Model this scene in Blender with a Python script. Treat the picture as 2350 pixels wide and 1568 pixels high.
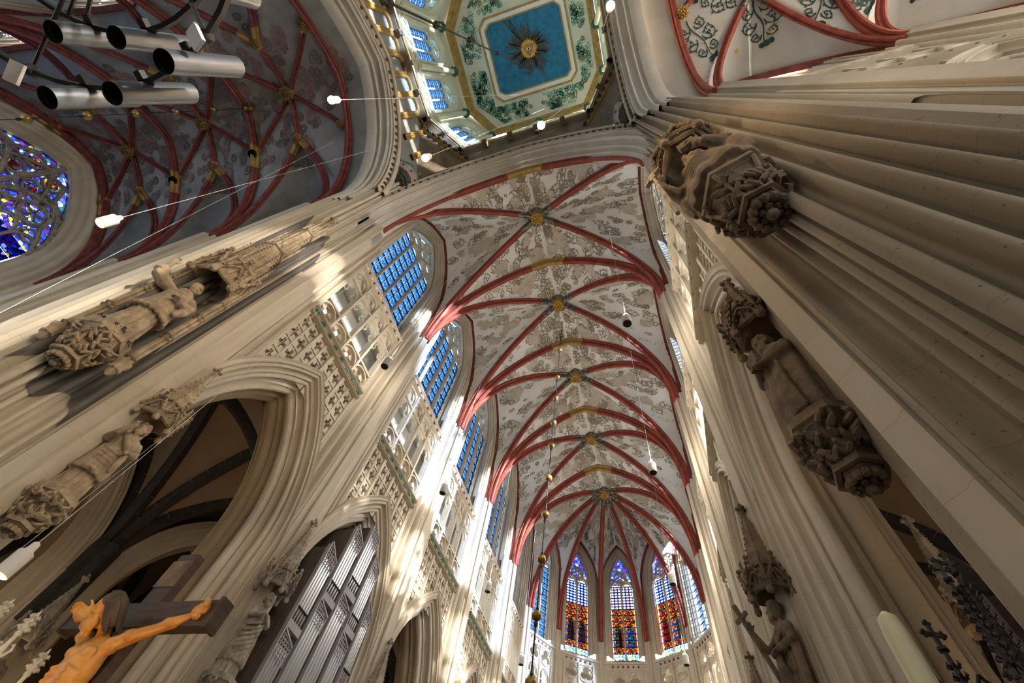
import bpy, bmesh, math, random
from mathutils import Vector, Matrix, Euler, noise
for _o in list(bpy.data.objects): bpy.data.objects.remove(_o)
SC = bpy.context.scene
COL = SC.collection
PI = math.pi
V = Vector
rnd = random.Random(7)

# ---------------------------------------------------------------- camera
cam_d = bpy.data.cameras.new('camera'); cam = bpy.data.objects.new('camera', cam_d); COL.objects.link(cam)
cam_d.sensor_width = 36.0; cam_d.lens = 1042.1166/2350*36.0; cam_d.clip_start = .05; cam_d.clip_end = 500
cam.matrix_world = Matrix.Translation((3.4487, -2.5501, 1.6)) @ (Matrix.Rotation(.51, 4, 'Z') @ Matrix.Rotation(2.6244, 4, 'X') @ Matrix.Rotation(.2764, 4, 'Z'))
SC.camera = cam
# ---------------------------------------------------------------- world, sun, exposure
W = bpy.data.worlds.new('sky'); SC.world = W; W.use_nodes = True
_n = W.node_tree.nodes; _bg = _n['Background']
_bg.inputs['Color'].default_value = (.80, .90, 1.0, 1); _bg.inputs['Strength'].default_value = 2.2
sun_d = bpy.data.lights.new('sun', 'SUN'); sun_d.energy = 52; sun_d.angle = .05; sun_d.color = (1, .93, .82)
sun = bpy.data.objects.new('sun', sun_d); COL.objects.link(sun)
sun.rotation_euler = V((-1, .26, -.33)).to_track_quat('-Z', 'Y').to_euler()
vs = SC.view_settings; vs.view_transform = 'Standard'; vs.look = 'None'; vs.gamma = 1; vs.use_curve_mapping = False; vs.exposure = .95
def area_light(name, loc, direction, sx, sy, power, color=(1, .97, .92)):
    d = bpy.data.lights.new(name, 'AREA'); d.shape = 'RECTANGLE'; d.size = sx; d.size_y = sy; d.energy = power; d.color = color
    o = bpy.data.objects.new(name, d); COL.objects.link(o); o.location = loc
    o.rotation_euler = V(direction).to_track_quat('-Z', 'Z').to_euler(); return o

# ---------------------------------------------------------------- materials
MATS = {}
def _nt(name):
    m = bpy.data.materials.new(name); m.use_nodes = True; MATS[name] = m
    return m, m.node_tree, m.node_tree.nodes['Principled BSDF']
def _mix(nt, fac, a, b):
    x = nt.nodes.new('ShaderNodeMix'); x.data_type = 'RGBA'
    for sock, val in ((x.inputs[0], fac), (x.inputs[6], a), (x.inputs[7], b)):
        if hasattr(val, 'links'): nt.links.new(val, sock)
        elif isinstance(val, (int, float)): sock.default_value = val
        else: sock.default_value = (*val, 1)
    return x.outputs[2]
def _coord(nt, kind='Object', scale=(1, 1, 1)):
    c = nt.nodes.new('ShaderNodeTexCoord'); mp = nt.nodes.new('ShaderNodeMapping'); mp.inputs['Scale'].default_value = scale
    nt.links.new(c.outputs[kind], mp.inputs['Vector']); return mp.outputs[0]
def _noise(nt, vec, scale, detail=4, rough=.6):
    n = nt.nodes.new('ShaderNodeTexNoise'); n.inputs['Scale'].default_value = scale; n.inputs['Detail'].default_value = detail; n.inputs['Roughness'].default_value = rough
    nt.links.new(vec, n.inputs['Vector']); return n.outputs['Fac']
def _ramp(nt, fac, stops):
    r = nt.nodes.new('ShaderNodeValToRGB'); e = r.color_ramp.elements
    while len(e) < len(stops): e.new(.5)
    for i, (p, c) in enumerate(stops):
        e[i].position = p; e[i].color = (*c, 1) if not isinstance(c, (int, float)) else (c, c, c, 1)
    nt.links.new(fac, r.inputs[0]); return r.outputs[0]
def mat(name, col, col2=None, scale=3, stretch=(1, 1, 1), rough=.85, metal=0, bump=.0, bscale=20, emit=None, es=0, space='Object', lo=.35, hi=.65, joints=0, spots=0, jointcol=None):
    m, nt, b = _nt(name); b.inputs['Roughness'].default_value = rough; b.inputs['Metallic'].default_value = metal
    b.inputs['Base Color'].default_value = (*col, 1)
    vec = _coord(nt, space, stretch)
    c = None
    if col2:
        c = _mix(nt, _ramp(nt, _noise(nt, vec, scale), [(lo, 0), (hi, 1)]), col, col2)
    v2 = _coord(nt, space) if (joints or spots) else None
    if joints:      # thin horizontal ashlar joints at uneven course heights
        w = nt.nodes.new('ShaderNodeTexBrick'); w.inputs['Scale'].default_value = 1; w.inputs['Mortar Size'].default_value = .005; w.inputs['Brick Width'].default_value = 90; w.inputs['Row Height'].default_value = joints
        w.inputs['Color1'].default_value = (1, 1, 1, 1); w.inputs['Color2'].default_value = (.93, .93, .93, 1); w.inputs['Mortar'].default_value = (.80, .76, .70, 1)
        sp = nt.nodes.new('ShaderNodeSeparateXYZ'); nt.links.new(v2, sp.inputs[0]); cb = nt.nodes.new('ShaderNodeCombineXYZ')
        nt.links.new(sp.outputs['X'], cb.inputs['X']); nt.links.new(sp.outputs['Z'], cb.inputs['Y']); nt.links.new(cb.outputs[0], w.inputs['Vector'])
        mu = nt.nodes.new('ShaderNodeMix'); mu.data_type = 'RGBA'; mu.blend_type = 'MULTIPLY'; mu.inputs[0].default_value = 1
        nt.links.new(c, mu.inputs[6]); nt.links.new(w.outputs['Color'], mu.inputs[7]); c = mu.outputs[2]
    if spots:
        s = _ramp(nt, _noise(nt, v2, spots, 3, .55), [(.665, 0), (.70, 1)])
        c = _mix(nt, s, c, tuple(x*.3 for x in col))
    if c is not None: nt.links.new(c, b.inputs['Base Color'])
    if bump:
        bp = nt.nodes.new('ShaderNodeBump'); bp.inputs['Strength'].default_value = bump; bp.inputs['Distance'].default_value = .02
        nt.links.new(_noise(nt, vec, bscale, 5), bp.inputs['Height']); nt.links.new(bp.outputs[0], b.inputs['Normal'])
    if emit:
        b.inputs['Emission Color'].default_value = (*emit, 1); b.inputs['Emission Strength'].default_value = es
    return m
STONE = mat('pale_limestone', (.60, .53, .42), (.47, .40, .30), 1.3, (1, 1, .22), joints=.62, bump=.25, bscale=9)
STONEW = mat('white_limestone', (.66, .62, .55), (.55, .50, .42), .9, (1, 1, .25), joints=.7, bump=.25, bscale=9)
STONER = mat('shaded_pitted_limestone', (.345, .285, .21), (.225, .175, .12), .8, (1, 1, .25), joints=.75, spots=26, bump=.4, bscale=12)  # pitted stone, its base darkened to carry the shade on one pillar
STONED = mat('dark_old_stone', (.17, .15, .13), (.09, .08, .07), 3, (1, 1, .3), bump=.6, bscale=12)
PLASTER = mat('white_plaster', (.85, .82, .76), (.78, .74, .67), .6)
PLASTERD = mat('dimmed_plaster', (.38, .37, .345), (.23, .225, .215), .7)  # plaster darkened in colour for the dimness of the transept vault
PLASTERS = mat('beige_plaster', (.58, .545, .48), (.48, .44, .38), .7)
CREAM = mat('cream_paint', (.76, .71, .52), (.68, .62, .42), .8)
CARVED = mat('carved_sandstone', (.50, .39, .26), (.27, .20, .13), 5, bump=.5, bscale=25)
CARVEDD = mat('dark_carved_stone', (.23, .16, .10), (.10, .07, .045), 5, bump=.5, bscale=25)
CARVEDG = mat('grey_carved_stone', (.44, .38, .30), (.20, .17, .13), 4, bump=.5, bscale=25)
RED = mat('red_painted_rib', (.33, .062, .032), (.17, .030, .018), 3.5, (1, 1, .5), rough=.7, lo=.4, hi=.7)
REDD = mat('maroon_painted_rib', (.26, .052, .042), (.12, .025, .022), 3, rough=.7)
GOLD = mat('gilding', (.62, .38, .07), (.36, .20, .03), 9, rough=.45, metal=.35, bump=.5, bscale=30)
OCHRE = mat('ochre_gilt_moulding', (.50, .31, .08), (.32, .19, .05), 3, rough=.6)
BANDC = mat('painted_rib_collar', (.30, .24, .15), (.07, .06, .07), 6, lo=.45, hi=.55)
SEPIA = mat('sepia_paint', (.34, .28, .19), (.23, .18, .12), 4)
SEPIAL = mat('pale_sepia_paint', (.62, .55, .43), (.48, .41, .30), 2.2)
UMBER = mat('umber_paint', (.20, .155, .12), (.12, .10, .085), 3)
ROSEP = mat('faded_rose_paint', (.33, .20, .18), (.22, .14, .13), 3)
GREENP = mat('green_paint', (.16, .40, .27), (.24, .50, .36), 3)
DGREENP = mat('dark_green_paint', (.03, .085, .06), (.015, .03, .025), 3)
GREENL = mat('green_painted_leaf', (.02, .19, .11), (.015, .10, .06), 8, rough=.5)
BROWNP = mat('brown_painted_flower', (.26, .12, .07), (.38, .27, .08), 6)
BLUEP = mat('blue_painted_field', (.015, .125, .235), (.03, .20, .32), 2.5, bump=.1)
RAYP = mat('dark_ray_paint', (.05, .04, .03), (.12, .085, .04), 4)
SUNP = mat('orange_sun_paint', (.75, .42, .08), (.62, .28, .04), 4)
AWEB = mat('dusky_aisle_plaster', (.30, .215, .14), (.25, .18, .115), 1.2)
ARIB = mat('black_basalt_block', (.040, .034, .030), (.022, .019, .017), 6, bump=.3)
MORT = mat('pale_mortar', (.42, .30, .24))
BROWNW = mat('brown_lantern_wood', (.20, .155, .10), (.12, .09, .06), 2)
FLOORM = mat('grey_floor_stone', (.20, .185, .165), (.15, .135, .12), 2)
BSTONE = mat('brown_stone', (.34, .26, .165), (.24, .18, .11), 1.3, (1, 1, .22), joints=.62, bump=.25, bscale=9)  # browner tone for the inner orders of the arcade arches
def glass(name, stops, scale, kind='voronoi', lead=.0, rough=0):
    m = bpy.data.materials.new(name); m.use_nodes = True; nt = m.node_tree; nt.nodes.clear()
    out = nt.nodes.new('ShaderNodeOutputMaterial'); tr = nt.nodes.new('ShaderNodeBsdfTransparent')
    vec = _coord(nt, 'Object')
    if kind == 'voronoi':
        v = nt.nodes.new('ShaderNodeTexVoronoi'); v.inputs['Scale'].default_value = scale; nt.links.new(vec, v.inputs['Vector'])
        sp = nt.nodes.new('ShaderNodeSeparateColor'); nt.links.new(v.outputs['Color'], sp.inputs[0]); fac = sp.outputs[0]
    else: fac = _noise(nt, vec, scale, 3)
    c = _ramp(nt, fac, stops)
    if kind == 'voronoi': nt.nodes[-1].color_ramp.interpolation = 'CONSTANT'
    if lead:
        e = nt.nodes.new('ShaderNodeTexVoronoi'); e.feature = 'DISTANCE_TO_EDGE'; e.inputs['Scale'].default_value = scale; nt.links.new(vec, e.inputs['Vector'])
        g = _ramp(nt, e.outputs['Distance'], [(lead*.5, 0), (lead, 1)]); c = _mix(nt, g, (.01, .01, .015), c)
    nt.links.new(c, tr.inputs[0])
    gl = nt.nodes.new('ShaderNodeBsdfGlossy'); gl.inputs['Roughness'].default_value = .15
    mx = nt.nodes.new('ShaderNodeMixShader'); mx.inputs[0].default_value = .04
    nt.links.new(tr.outputs[0], mx.inputs[1]); nt.links.new(gl.outputs[0], mx.inputs[2]); nt.links.new(mx.outputs[0], out.inputs[0]); MATS[name] = m
    return m
GBLUE = glass('blue_quarry_glass', [(0, (.12, .25, .42)), (.35, (.19, .36, .56)), (.6, (.33, .50, .68)), (.85, (.62, .72, .82))], 15, lead=.03)
GCLEAR = glass('clear_quarry_glass', [(0, (.25, .36, .55)), (.5, (.48, .56, .66)), (.8, (.72, .75, .80))], 9, lead=.03)
GWHITE = glass('milky_glass', [(0, (.16, .17, .18)), (.6, (.22, .23, .24)), (.9, (.1, .11, .11))], 1.2, kind='noise')
_mg = GWHITE.node_tree; _tl = _mg.nodes.new('ShaderNodeBsdfTranslucent'); _tl.inputs[0].default_value = (.75, .78, .82, 1); _ms = [n for n in _mg.nodes if n.type == 'MIX_SHADER'][0]; _ad = _mg.nodes.new('ShaderNodeAddShader')
_o = [n for n in _mg.nodes if n.type == 'OUTPUT_MATERIAL'][0]; _mg.links.new(_ms.outputs[0], _ad.inputs[0]); _mg.links.new(_tl.outputs[0], _ad.inputs[1]); _mg.links.new(_ad.outputs[0], _o.inputs[0])
GVIO = glass('violet_stained_glass', [(0, (.015, .012, .12)), (.25, (.02, .04, .26)), (.5, (.06, .09, .40)), (.62, (.10, .02, .18)), (.75, (.26, .34, .55)), (.88, (.48, .32, .04)), (.94, (.02, .10, .10))], 5.5, lead=.06)
GFIRE = glass('orange_stained_glass', [(0, (.9, .10, .01)), (.5, (1, .45, .03)), (.8, (1, .8, .25))], 6, lead=.06)
GJEWEL = glass('jewel_stained_glass', [(0, (.35, .01, .02)), (.25, (.75, .40, .02)), (.45, (.04, .06, .45)), (.62, (.60, .03, .02)), (.76, (.02, .22, .08)), (.88, (.85, .62, .15))], 11, lead=.05)
GGOLD = glass('golden_stained_glass', [(0, (.55, .26, .02)), (.3, (.42, .02, .02)), (.48, (.62, .36, .04)), (.62, (.03, .05, .36)), (.78, (.02, .16, .07)), (.86, (.60, .55, .42))], 13, lead=.05)
GPALE = glass('pale_stained_glass', [(0, (.45, .70, .85)), (.4, (.85, .92, .95)), (.75, (.85, .65, .25)), (.88, (.10, .25, .60))], 12, lead=.05)
GCOB = glass('cobalt_stained_glass', [(0, (.02, .03, .35)), (.5, (.05, .12, .60)), (.8, (.30, .03, .18))], 14, lead=.06)
def plainglass(name, c): return glass(name, [(0, c), (1, tuple(min(1, x*1.4) for x in c))], 5, kind='noise')
def roundel(name, inside, outside, sx, sz):
    m = glass(name, [(0, inside), (1, inside)], 4, kind='noise'); nt = m.node_tree; tr = [n for n in nt.nodes if n.type == 'BSDF_TRANSPARENT'][0]
    v = _coord(nt, 'Object', (1/sx, 0, 1/sz)); a = nt.nodes.new('ShaderNodeVectorMath'); a.operation = 'ADD'; a.inputs[1].default_value = (.5, 0, 0); nt.links.new(v, a.inputs[0])
    f = nt.nodes.new('ShaderNodeVectorMath'); f.operation = 'FRACTION'; nt.links.new(a.outputs[0], f.inputs[0]); d = nt.nodes.new('ShaderNodeVectorMath'); d.operation = 'DISTANCE'; d.inputs[1].default_value = (.5, 0, .5); nt.links.new(f.outputs[0], d.inputs[0])
    c = _ramp(nt, d.outputs['Value'], [(0, inside), (.36, inside), (.38, (.02, .02, .03)), (.42, (.02, .02, .03)), (.44, outside)]); nt.links.new(c, tr.inputs[0]); return m
GRND1 = roundel('white_roundel_glass', (.60, .72, .85), (.03, .07, .40), .247, .207); GRND2 = roundel('white_roundel_red_glass', (.60, .72, .85), (.22, .05, .22), .247, .207)
GFIELD = glass('light_field_glass', [(0, (.42, .28, .06)), (.3, (.42, .05, .04)), (.45, (.10, .16, .50)), (.62, (.50, .46, .36)), (.75, (.14, .22, .55)), (.9, (.5, .34, .06))], 10, lead=.05)
GRED = plainglass('red_robe_glass', (.62, .02, .02)); GSKY = plainglass('azure_robe_glass', (.05, .42, .80))
GBLK = plainglass('black_habit_glass', (.05, .045, .06)); GSKIN = plainglass('flesh_glass', (.85, .62, .42)); GHALO = plainglass('yellow_halo_glass', (.95, .65, .08)); GGREEN = plainglass('green_robe_glass', (.03, .33, .10)); GWROBE = plainglass('white_robe_glass', (.80, .80, .78))
GMILK = bpy.data.materials.new('obscured_glass'); GMILK.use_nodes = True; _g = GMILK.node_tree; _g.nodes.clear()
_o = _g.nodes.new('ShaderNodeOutputMaterial'); _t = _g.nodes.new('ShaderNodeBsdfTranslucent'); _t.inputs[0].default_value = (.50, .49, .46, 1); _g.links.new(_t.outputs[0], _o.inputs[0])
LEAD = mat('lead_bar', (.03, .03, .035), rough=.6)
IRON = mat('black_iron', (.018, .016, .017), (.03, .026, .026), 8, rough=.5, metal=.4)
STEEL = mat('brushed_steel', (.17, .18, .20), (.12, .13, .145), 4, (1, 1, .1), rough=.38, metal=.7)
LAMPG = mat('lamp_grey', (.42, .38, .33), rough=.45)
LAMPW = mat('lamp_white', (.75, .72, .68), rough=.4)
BLACK = mat('black_opening', (.006, .006, .006), rough=.9)
BRASS = mat('aged_brass', (.40, .26, .08), (.22, .14, .05), 5, rough=.35, metal=.75)
WIRE = mat('pale_wire', (.62, .60, .56), rough=.5)
PIPE = mat('tin_pipe', (.55, .55, .56), (.42, .42, .43), 2, (1, 1, .1), rough=.3, metal=.75)
ORGAN = mat('grey_brown_organ_case', (.115, .092, .075), (.09, .072, .06), 2, rough=.6)
ORGANL = mat('lilac_grey_panel', (.40, .37, .38), (.34, .31, .33), 3, rough=.6)
WOOD = mat('dark_oak', (.085, .052, .036), (.04, .024, .018), 4, (1, 1, 6), rough=.6, bump=.3)
CORPUS = mat('gold_lit_flesh_wood', (.72, .36, .085), (.55, .24, .045), 5, rough=.4, bump=.15, bscale=18)  # flesh colour with the gold of the spotlight mixed in
HAIRD = mat('dark_carved_hair', (.10, .06, .035), (.05, .03, .02), 14, (1, 1, .4), rough=.55, bump=.6)
WAX = mat('candle_wax', (.74, .68, .45), (.66, .60, .38), 3, rough=.5)
BULB = mat('lit_bulb', (1, .85, .6), emit=(1, .62, .28), es=60)
BULBW = mat('warm_lamp_mouth', (1, .7, .4), emit=(1, .52, .16), es=3.5)
INK = mat('black_lettering', (.02, .016, .012))
STARM = mat('gilt_star', (.65, .40, .05), rough=.5)
TEAL = mat('green_blue_capital_paint', (.10, .20, .17), (.06, .12, .10), 5)
ROSE = mat('rose_capital_paint', (.40, .22, .17), (.50, .40, .32), 5)
MAROONC = mat('maroon_cloth', (.05, .008, .012), (.03, .005, .008), 4, (6, 6, .5))
CURT = mat('gold_curtain', (.42, .25, .04), (.26, .14, .02), 3, (5, 5, .3))
WHITEC = mat('white_carved_wood', (.72, .70, .63), (.52, .50, .44), 6)

# ---------------------------------------------------------------- mesh helpers
class MB:
    def __init__(s): s.v = []; s.f = []; s.m = []
    def add(s, vs, fs, mi=0):
        o = len(s.v); s.v.extend([tuple(v) for v in vs]); s.f.extend([tuple(i+o for i in f) for f in fs]); s.m.extend([mi]*len(fs)); return s
    def box(s, x0, x1, y0, y1, z0, z1, mi=0, M=None):
        vs = [V((x, y, z)) for z in (z0, z1) for y in (y0, y1) for x in (x0, x1)]
        if M is not None: vs = [M @ v for v in vs]
        return s.add(vs, [(0, 2, 3, 1), (4, 5, 7, 6), (0, 1, 5, 4), (2, 6, 7, 3), (0, 4, 6, 2), (1, 3, 7, 5)], mi)
    def grid(s, rows, closed=False, mi=0):     # rows: list of equal-length point lists
        n = len(rows[0]); vs = [p for r in rows for p in r]; fs = []
        for i in range(len(rows)-1):
            for j in range(n if closed else n-1):
                k = (j+1) % n; fs.append((i*n+j, i*n+k, (i+1)*n+k, (i+1)*n+j))
        return s.add(vs, fs, mi)
    def cap(s, pts, mi=0): return s.add(pts, [tuple(range(len(pts)))], mi)
    def lathe(s, prof, seg=10, M=None, mi=0, a0=0, amp=0, nl=0):
        rows = []
        for r, z in prof:
            row = []
            for k in range(seg):
                a = a0+2*PI*k/seg; rr = r*(1+amp*math.cos(nl*a)); p = V((rr*math.cos(a), rr*math.sin(a), z)); row.append(M @ p if M is not None else p)
            rows.append(row)
        s.grid(rows, True, mi)
        if prof[0][0] > 1e-4: s.cap(rows[0], mi)
        if prof[-1][0] > 1e-4: s.cap(rows[-1], mi)
        return s
    def ball(s, c, r, seg=8, rings=5, sc=(1, 1, 1), R=None, mi=0):
        prof = [(max(1e-5, math.sin(PI*i/rings)), -math.cos(PI*i/rings)) for i in range(rings+1)]
        M = Matrix.Translation(c) @ (R.to_4x4() if R is not None else Matrix.Identity(4)) @ Matrix.Diagonal((r*sc[0], r*sc[1], r*sc[2], 1))
        return s.lathe(prof, seg, M, mi)
    def tube(s, path, rad, seg=6, mi=0, cap=True):
        path = [V(p) for p in path]; rows = []; n = len(path); prev = None
        for i, p in enumerate(path):
            t = (path[min(i+1, n-1)]-path[max(i-1, 0)]).normalized()
            if prev is None:
                a = t.orthogonal().normalized()
            else:
                a = (prev-t*prev.dot(t)); a = a.normalized() if a.length > 1e-6 else t.orthogonal().normalized()
            prev = a; b = t.cross(a); r = rad[i] if isinstance(rad, (list, tuple)) else rad
            rows.append([p+(a*math.cos(2*PI*k/seg)+b*math.sin(2*PI*k/seg))*r for k in range(seg)])
        s.grid(rows, True, mi)
        if cap: s.cap(rows[0], mi); s.cap(rows[-1], mi)
        return s
    def sweep(s, path, prof, N, closed=False, pclosed=False, cap=True, mi=0):
        # path in the plane with normal N; prof = (a along N, b along N x T), mitred at corners
        path = [V(p) for p in path]; N = V(N).normalized(); n = len(path); rows = []
        for i, p in enumerate(path):
            if pclosed: t0 = p-path[i-1]; t1 = path[(i+1) % n]-p
            else: t0 = p-path[i-1] if i else path[1]-p; t1 = path[i+1]-p if i < n-1 else t0
            t0 = t0.normalized(); t1 = t1.normalized(); b = N.cross((t0+t1).normalized()); k = 1/max(.35, N.cross(t0).dot(b))
            rows.append([p+N*a+b*(c*k) for a, c in prof])
        if pclosed: rows.append(rows[0])
        s.grid(rows, closed, mi)
        if cap and closed and not pclosed: s.cap(rows[0], mi); s.cap(rows[-1], mi)
        return s
    def extrude(s, poly, z0, z1, closed=False, caps=True, mi=0):
        f0 = z0 if callable(z0) else (lambda p: z0); f1 = z1 if callable(z1) else (lambda p: z1)
        a = [V((p[0], p[1], f0(p))) for p in poly]; b = [V((p[0], p[1], f1(p))) for p in poly]
        s.grid([a, b], closed, mi)
        if caps and closed: s.cap(a, mi); s.cap(b, mi)
        return s
    def mesh(s, name, mats, smooth=False, angle=35):
        me = bpy.data.meshes.new(name); me.from_pydata(s.v, [], s.f)
        for m in (mats if isinstance(mats, (list, tuple)) else [mats]): me.materials.append(m)
        if any(s.m): me.polygons.foreach_set('material_index', s.m)
        me.update()
        if smooth:
            me.polygons.foreach_set('use_smooth', [True]*len(me.polygons))
            try: me.set_sharp_from_angle(angle=math.radians(angle))
            except Exception: pass
        return me
def link(name, data, parent=None, loc=None, rz=None, M=None, **props):
    o = bpy.data.objects.new(name, data); COL.objects.link(o)
    if M is not None: o.matrix_world = M
    if loc is not None: o.location = loc
    if rz is not None: o.rotation_euler = (0, 0, rz)
    if parent is not None: o.parent = parent
    for k, v in props.items(): o[k] = v
    return o
def part(name, mb, m, parent=None, smooth=True, **props):
    return link(name, mb.mesh(name, m, smooth), parent, **props)
def struct(name, label=None, **kw):
    o = link(name, None, kind='structure', **kw)
    if label: o['label'] = label
    return o
def thing(name, label, cat, loc=(0, 0, 0), rz=0, group=None):
    o = link(name, None, loc=loc, rz=rz, label=label, category=cat)
    if group: o['group'] = group
    return o
def tag(o, label, cat, group=None):
    o['label'] = label; o['category'] = cat
    if group: o['group'] = group
    return o
def copy_tree(o, parent=None):
    c = o.copy(); COL.objects.link(c)
    if parent is not None: c.parent = parent
    for ch in list(o.children): copy_tree(ch, c)
    return c
def lerp(a, b, t): return a+(b-a)*t
def arch2(h, zs, rise, n=10, stilt=0):
    """pointed arch as (u, z), left spring to right spring"""
    R = (h*h+rise*rise)/(2*h); c = R-h; out = []
    a1 = math.atan2(rise, -c) if rise >= 0 else 0
    for i in range(n+1):
        a = PI+(a1-PI)*i/n; out.append((c+R*math.cos(a), zs+R*math.sin(a)))
    out[-1] = (0, zs+rise)
    r = [(-u, z) for u, z in out[:-1]][::-1]
    return out+r
def arch_z(u, h, zs, rise):
    R = (h*h+rise*rise)/(2*h); c = R-h; x = abs(u)+c
    return zs+math.sqrt(max(0, R*R-x*x))
def arc3(p0, p1, n=14):
    """vertical-plane arc from a springer p0, rising to p1"""
    p0 = V(p0); p1 = V(p1); d = V((p1.x-p0.x, p1.y-p0.y, 0)); h = d.length; d.normalize(); r = p1.z-p0.z; out = []
    if r >= h:
        R = (h*h+r*r)/(2*h); a1 = math.asin(min(1, r/R)) if R <= r+1e9 else 0
        a1 = math.atan2(r, R-h)
        for i in range(n+1):
            a = a1*i/n; out.append(p0+d*(R-R*math.cos(a))+V((0, 0, R*math.sin(a))))
    else:
        for i in range(n+1):
            a = PI/2*i/n; out.append(p0+d*(h*(1-math.cos(a)))+V((0, 0, r*math.sin(a))))
    return out
def mould(pts, n=5):
    """(x, y, sagitta to the next point) -> polyline with rolls and hollows"""
    out = []
    for i, (x, y, s) in enumerate(pts):
        a = V((x, y)); out.append((x, y))
        if i < len(pts)-1 and s:
            b = V(pts[i+1][:2]); d = b-a; nn = V((-d.y, d.x)).normalized()
            for k in range(1, n):
                t = k/n; p = a+d*t+nn*(s*4*t*(1-t)); out.append((p.x, p.y))
    return out
RIBP = [(-.17, .06), (-.19, -.08), (-.15, -.13), (-.07, -.13), (-.06, -.19), (-.10, -.25), (-.06, -.34), (.06, -.34), (.10, -.25), (.06, -.19), (.07, -.13), (.15, -.13), (.19, -.08), (.17, .06)]
def rib(name, path, m, parent, sc=1.0, prof=RIBP, up=None, **kw):
    """rib swept along a path lying in a vertical plane; the profile hangs below the path"""
    path = [V(p) for p in path]; d = path[-1]-path[0]; d.z = 0; N = V((-d.y, d.x, 0)).normalized()
    mb = MB()
    # N x T must point up for a path going forward
    t = (path[-1]-path[-2]); s = 1 if N.cross(t).z*-1 < 0 else 1
    b = N.cross((path[len(path)//2+1]-path[len(path)//2-1]).normalized()); sg = 1 if b.z > 0 else -1
    mb.sweep(path, [(a*sc, c*sc*sg) for a, c in prof], N, closed=True)
    return part(name, mb, m, parent, **kw)
# ================================================================ SETTING
BAY = 5.14; XW = 5.5; ZS = 18.7; ZB = 26.28; ZT = 26.2
AO = (2.2, 7.7, 4.2)            # arcade arch: outer half span, spring, rise
fl = MB().box(-30, 30, -14, 36, -.2, 0); part('floor', fl, FLOORM, smooth=False, kind='structure', label='grey stone floor of the church')

def cusp(kind, r, n=6):
    """closed cusped outline (quatrefoil / trefoil) radius r about the origin"""
    k = {'quatre': 4, 'tre': 3, 'cinque': 5}[kind]; out = []; off = PI/2 if k != 4 else 0
    rl = r*(.52 if k == 4 else .55)
    for j in range(k):
        a = off+2*PI*j/k; c = V((math.cos(a), math.sin(a)))*(r-rl); w = PI*(.5+.5/k*2) if k == 4 else PI*.72
        for i in range(n+1):
            b = a-w*.9+2*w*.9*i/n; p = c+V((math.cos(b), math.sin(b)))*rl; out.append(p)
    return out
def plate(mb, outer, inner, d0, d1, mi=0, M=None):
    """flat plate between outer and inner outlines (2-D u,z), front at depth d0, back d1; inner edge walled"""
    n = 48
    def res(poly):
        poly = [V(p) for p in poly]; c = sum(poly, V((0, 0)))/len(poly); out = []
        for k in range(n):
            a = 2*PI*k/n; dr = V((math.cos(a), math.sin(a))); best = None
            for i in range(len(poly)):
                p = poly[i]-c; q = poly[(i+1) % len(poly)]-c; e = q-p; den = dr.x*e.y-dr.y*e.x
                if abs(den) < 1e-9: continue
                t = (p.x*e.y-p.y*e.x)/den; u = (p.x*dr.y-p.y*dr.x)/den
                if t > 0 and -1e-6 <= u <= 1+1e-6 and (best is None or t < best): best = t
            out.append(c+dr*(best or 0))
        return out
    o = res(outer); i = res(inner)
    P = lambda p, d: V((p.x, d, p.y))
    mb.grid([[P(p, d0) for p in o], [P(p, d0) for p in i], [P(p, d1) for p in i]], True, mi)
def sq(u0, u1, z0, z1): return [V((u0, z0)), V((u1, z0)), V((u1, z1)), V((u0, z1))]
def shift(poly, u, z): return [p+V((u, z)) for p in poly]
_cells = {}
def cell(mb, u0, u1, z0, z1, kind, d0, d1, fill=.94, mi=0):
    w = u1-u0; h = z1-z0; key = (round(w, 3), round(h, 3), kind, d0, d1, fill)
    if key not in _cells:
        t = MB(); r = min(w, h)/2*fill
        inner = cusp(kind, r)
        if h > w: inner = [V((p.x, p.y*min(1.25, h/w))) for p in inner]
        plate(t, sq(-w/2, w/2, -h/2, h/2), inner, d0, d1); _cells[key] = t
    t = _cells[key]; mb.add([(v[0]+(u0+u1)/2, v[1], v[2]+(z0+z1)/2) for v in t.v], t.f, mi)
def ring(mb, cu, cz, r, d, w=.05, dep=.09, n=20, mi=0):
    mb.sweep([(cu+r*math.cos(2*PI*k/n), d, cz+r*math.sin(2*PI*k/n)) for k in range(n)], [(-dep, -w/2), (dep, -w/2), (dep, w/2), (-dep, w/2)], (0, 1, 0), closed=True, pclosed=True, mi=mi)
def bar(mb, pts, d, w=.05, dep=.09, mi=0):
    mb.sweep([(u, d, z) for u, z in pts], [(-dep, -w/2), (0-dep*1.2, 0), (-dep, w/2), (dep, w/2), (dep, -w/2)], (0, 1, 0), closed=True, mi=mi)

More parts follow.
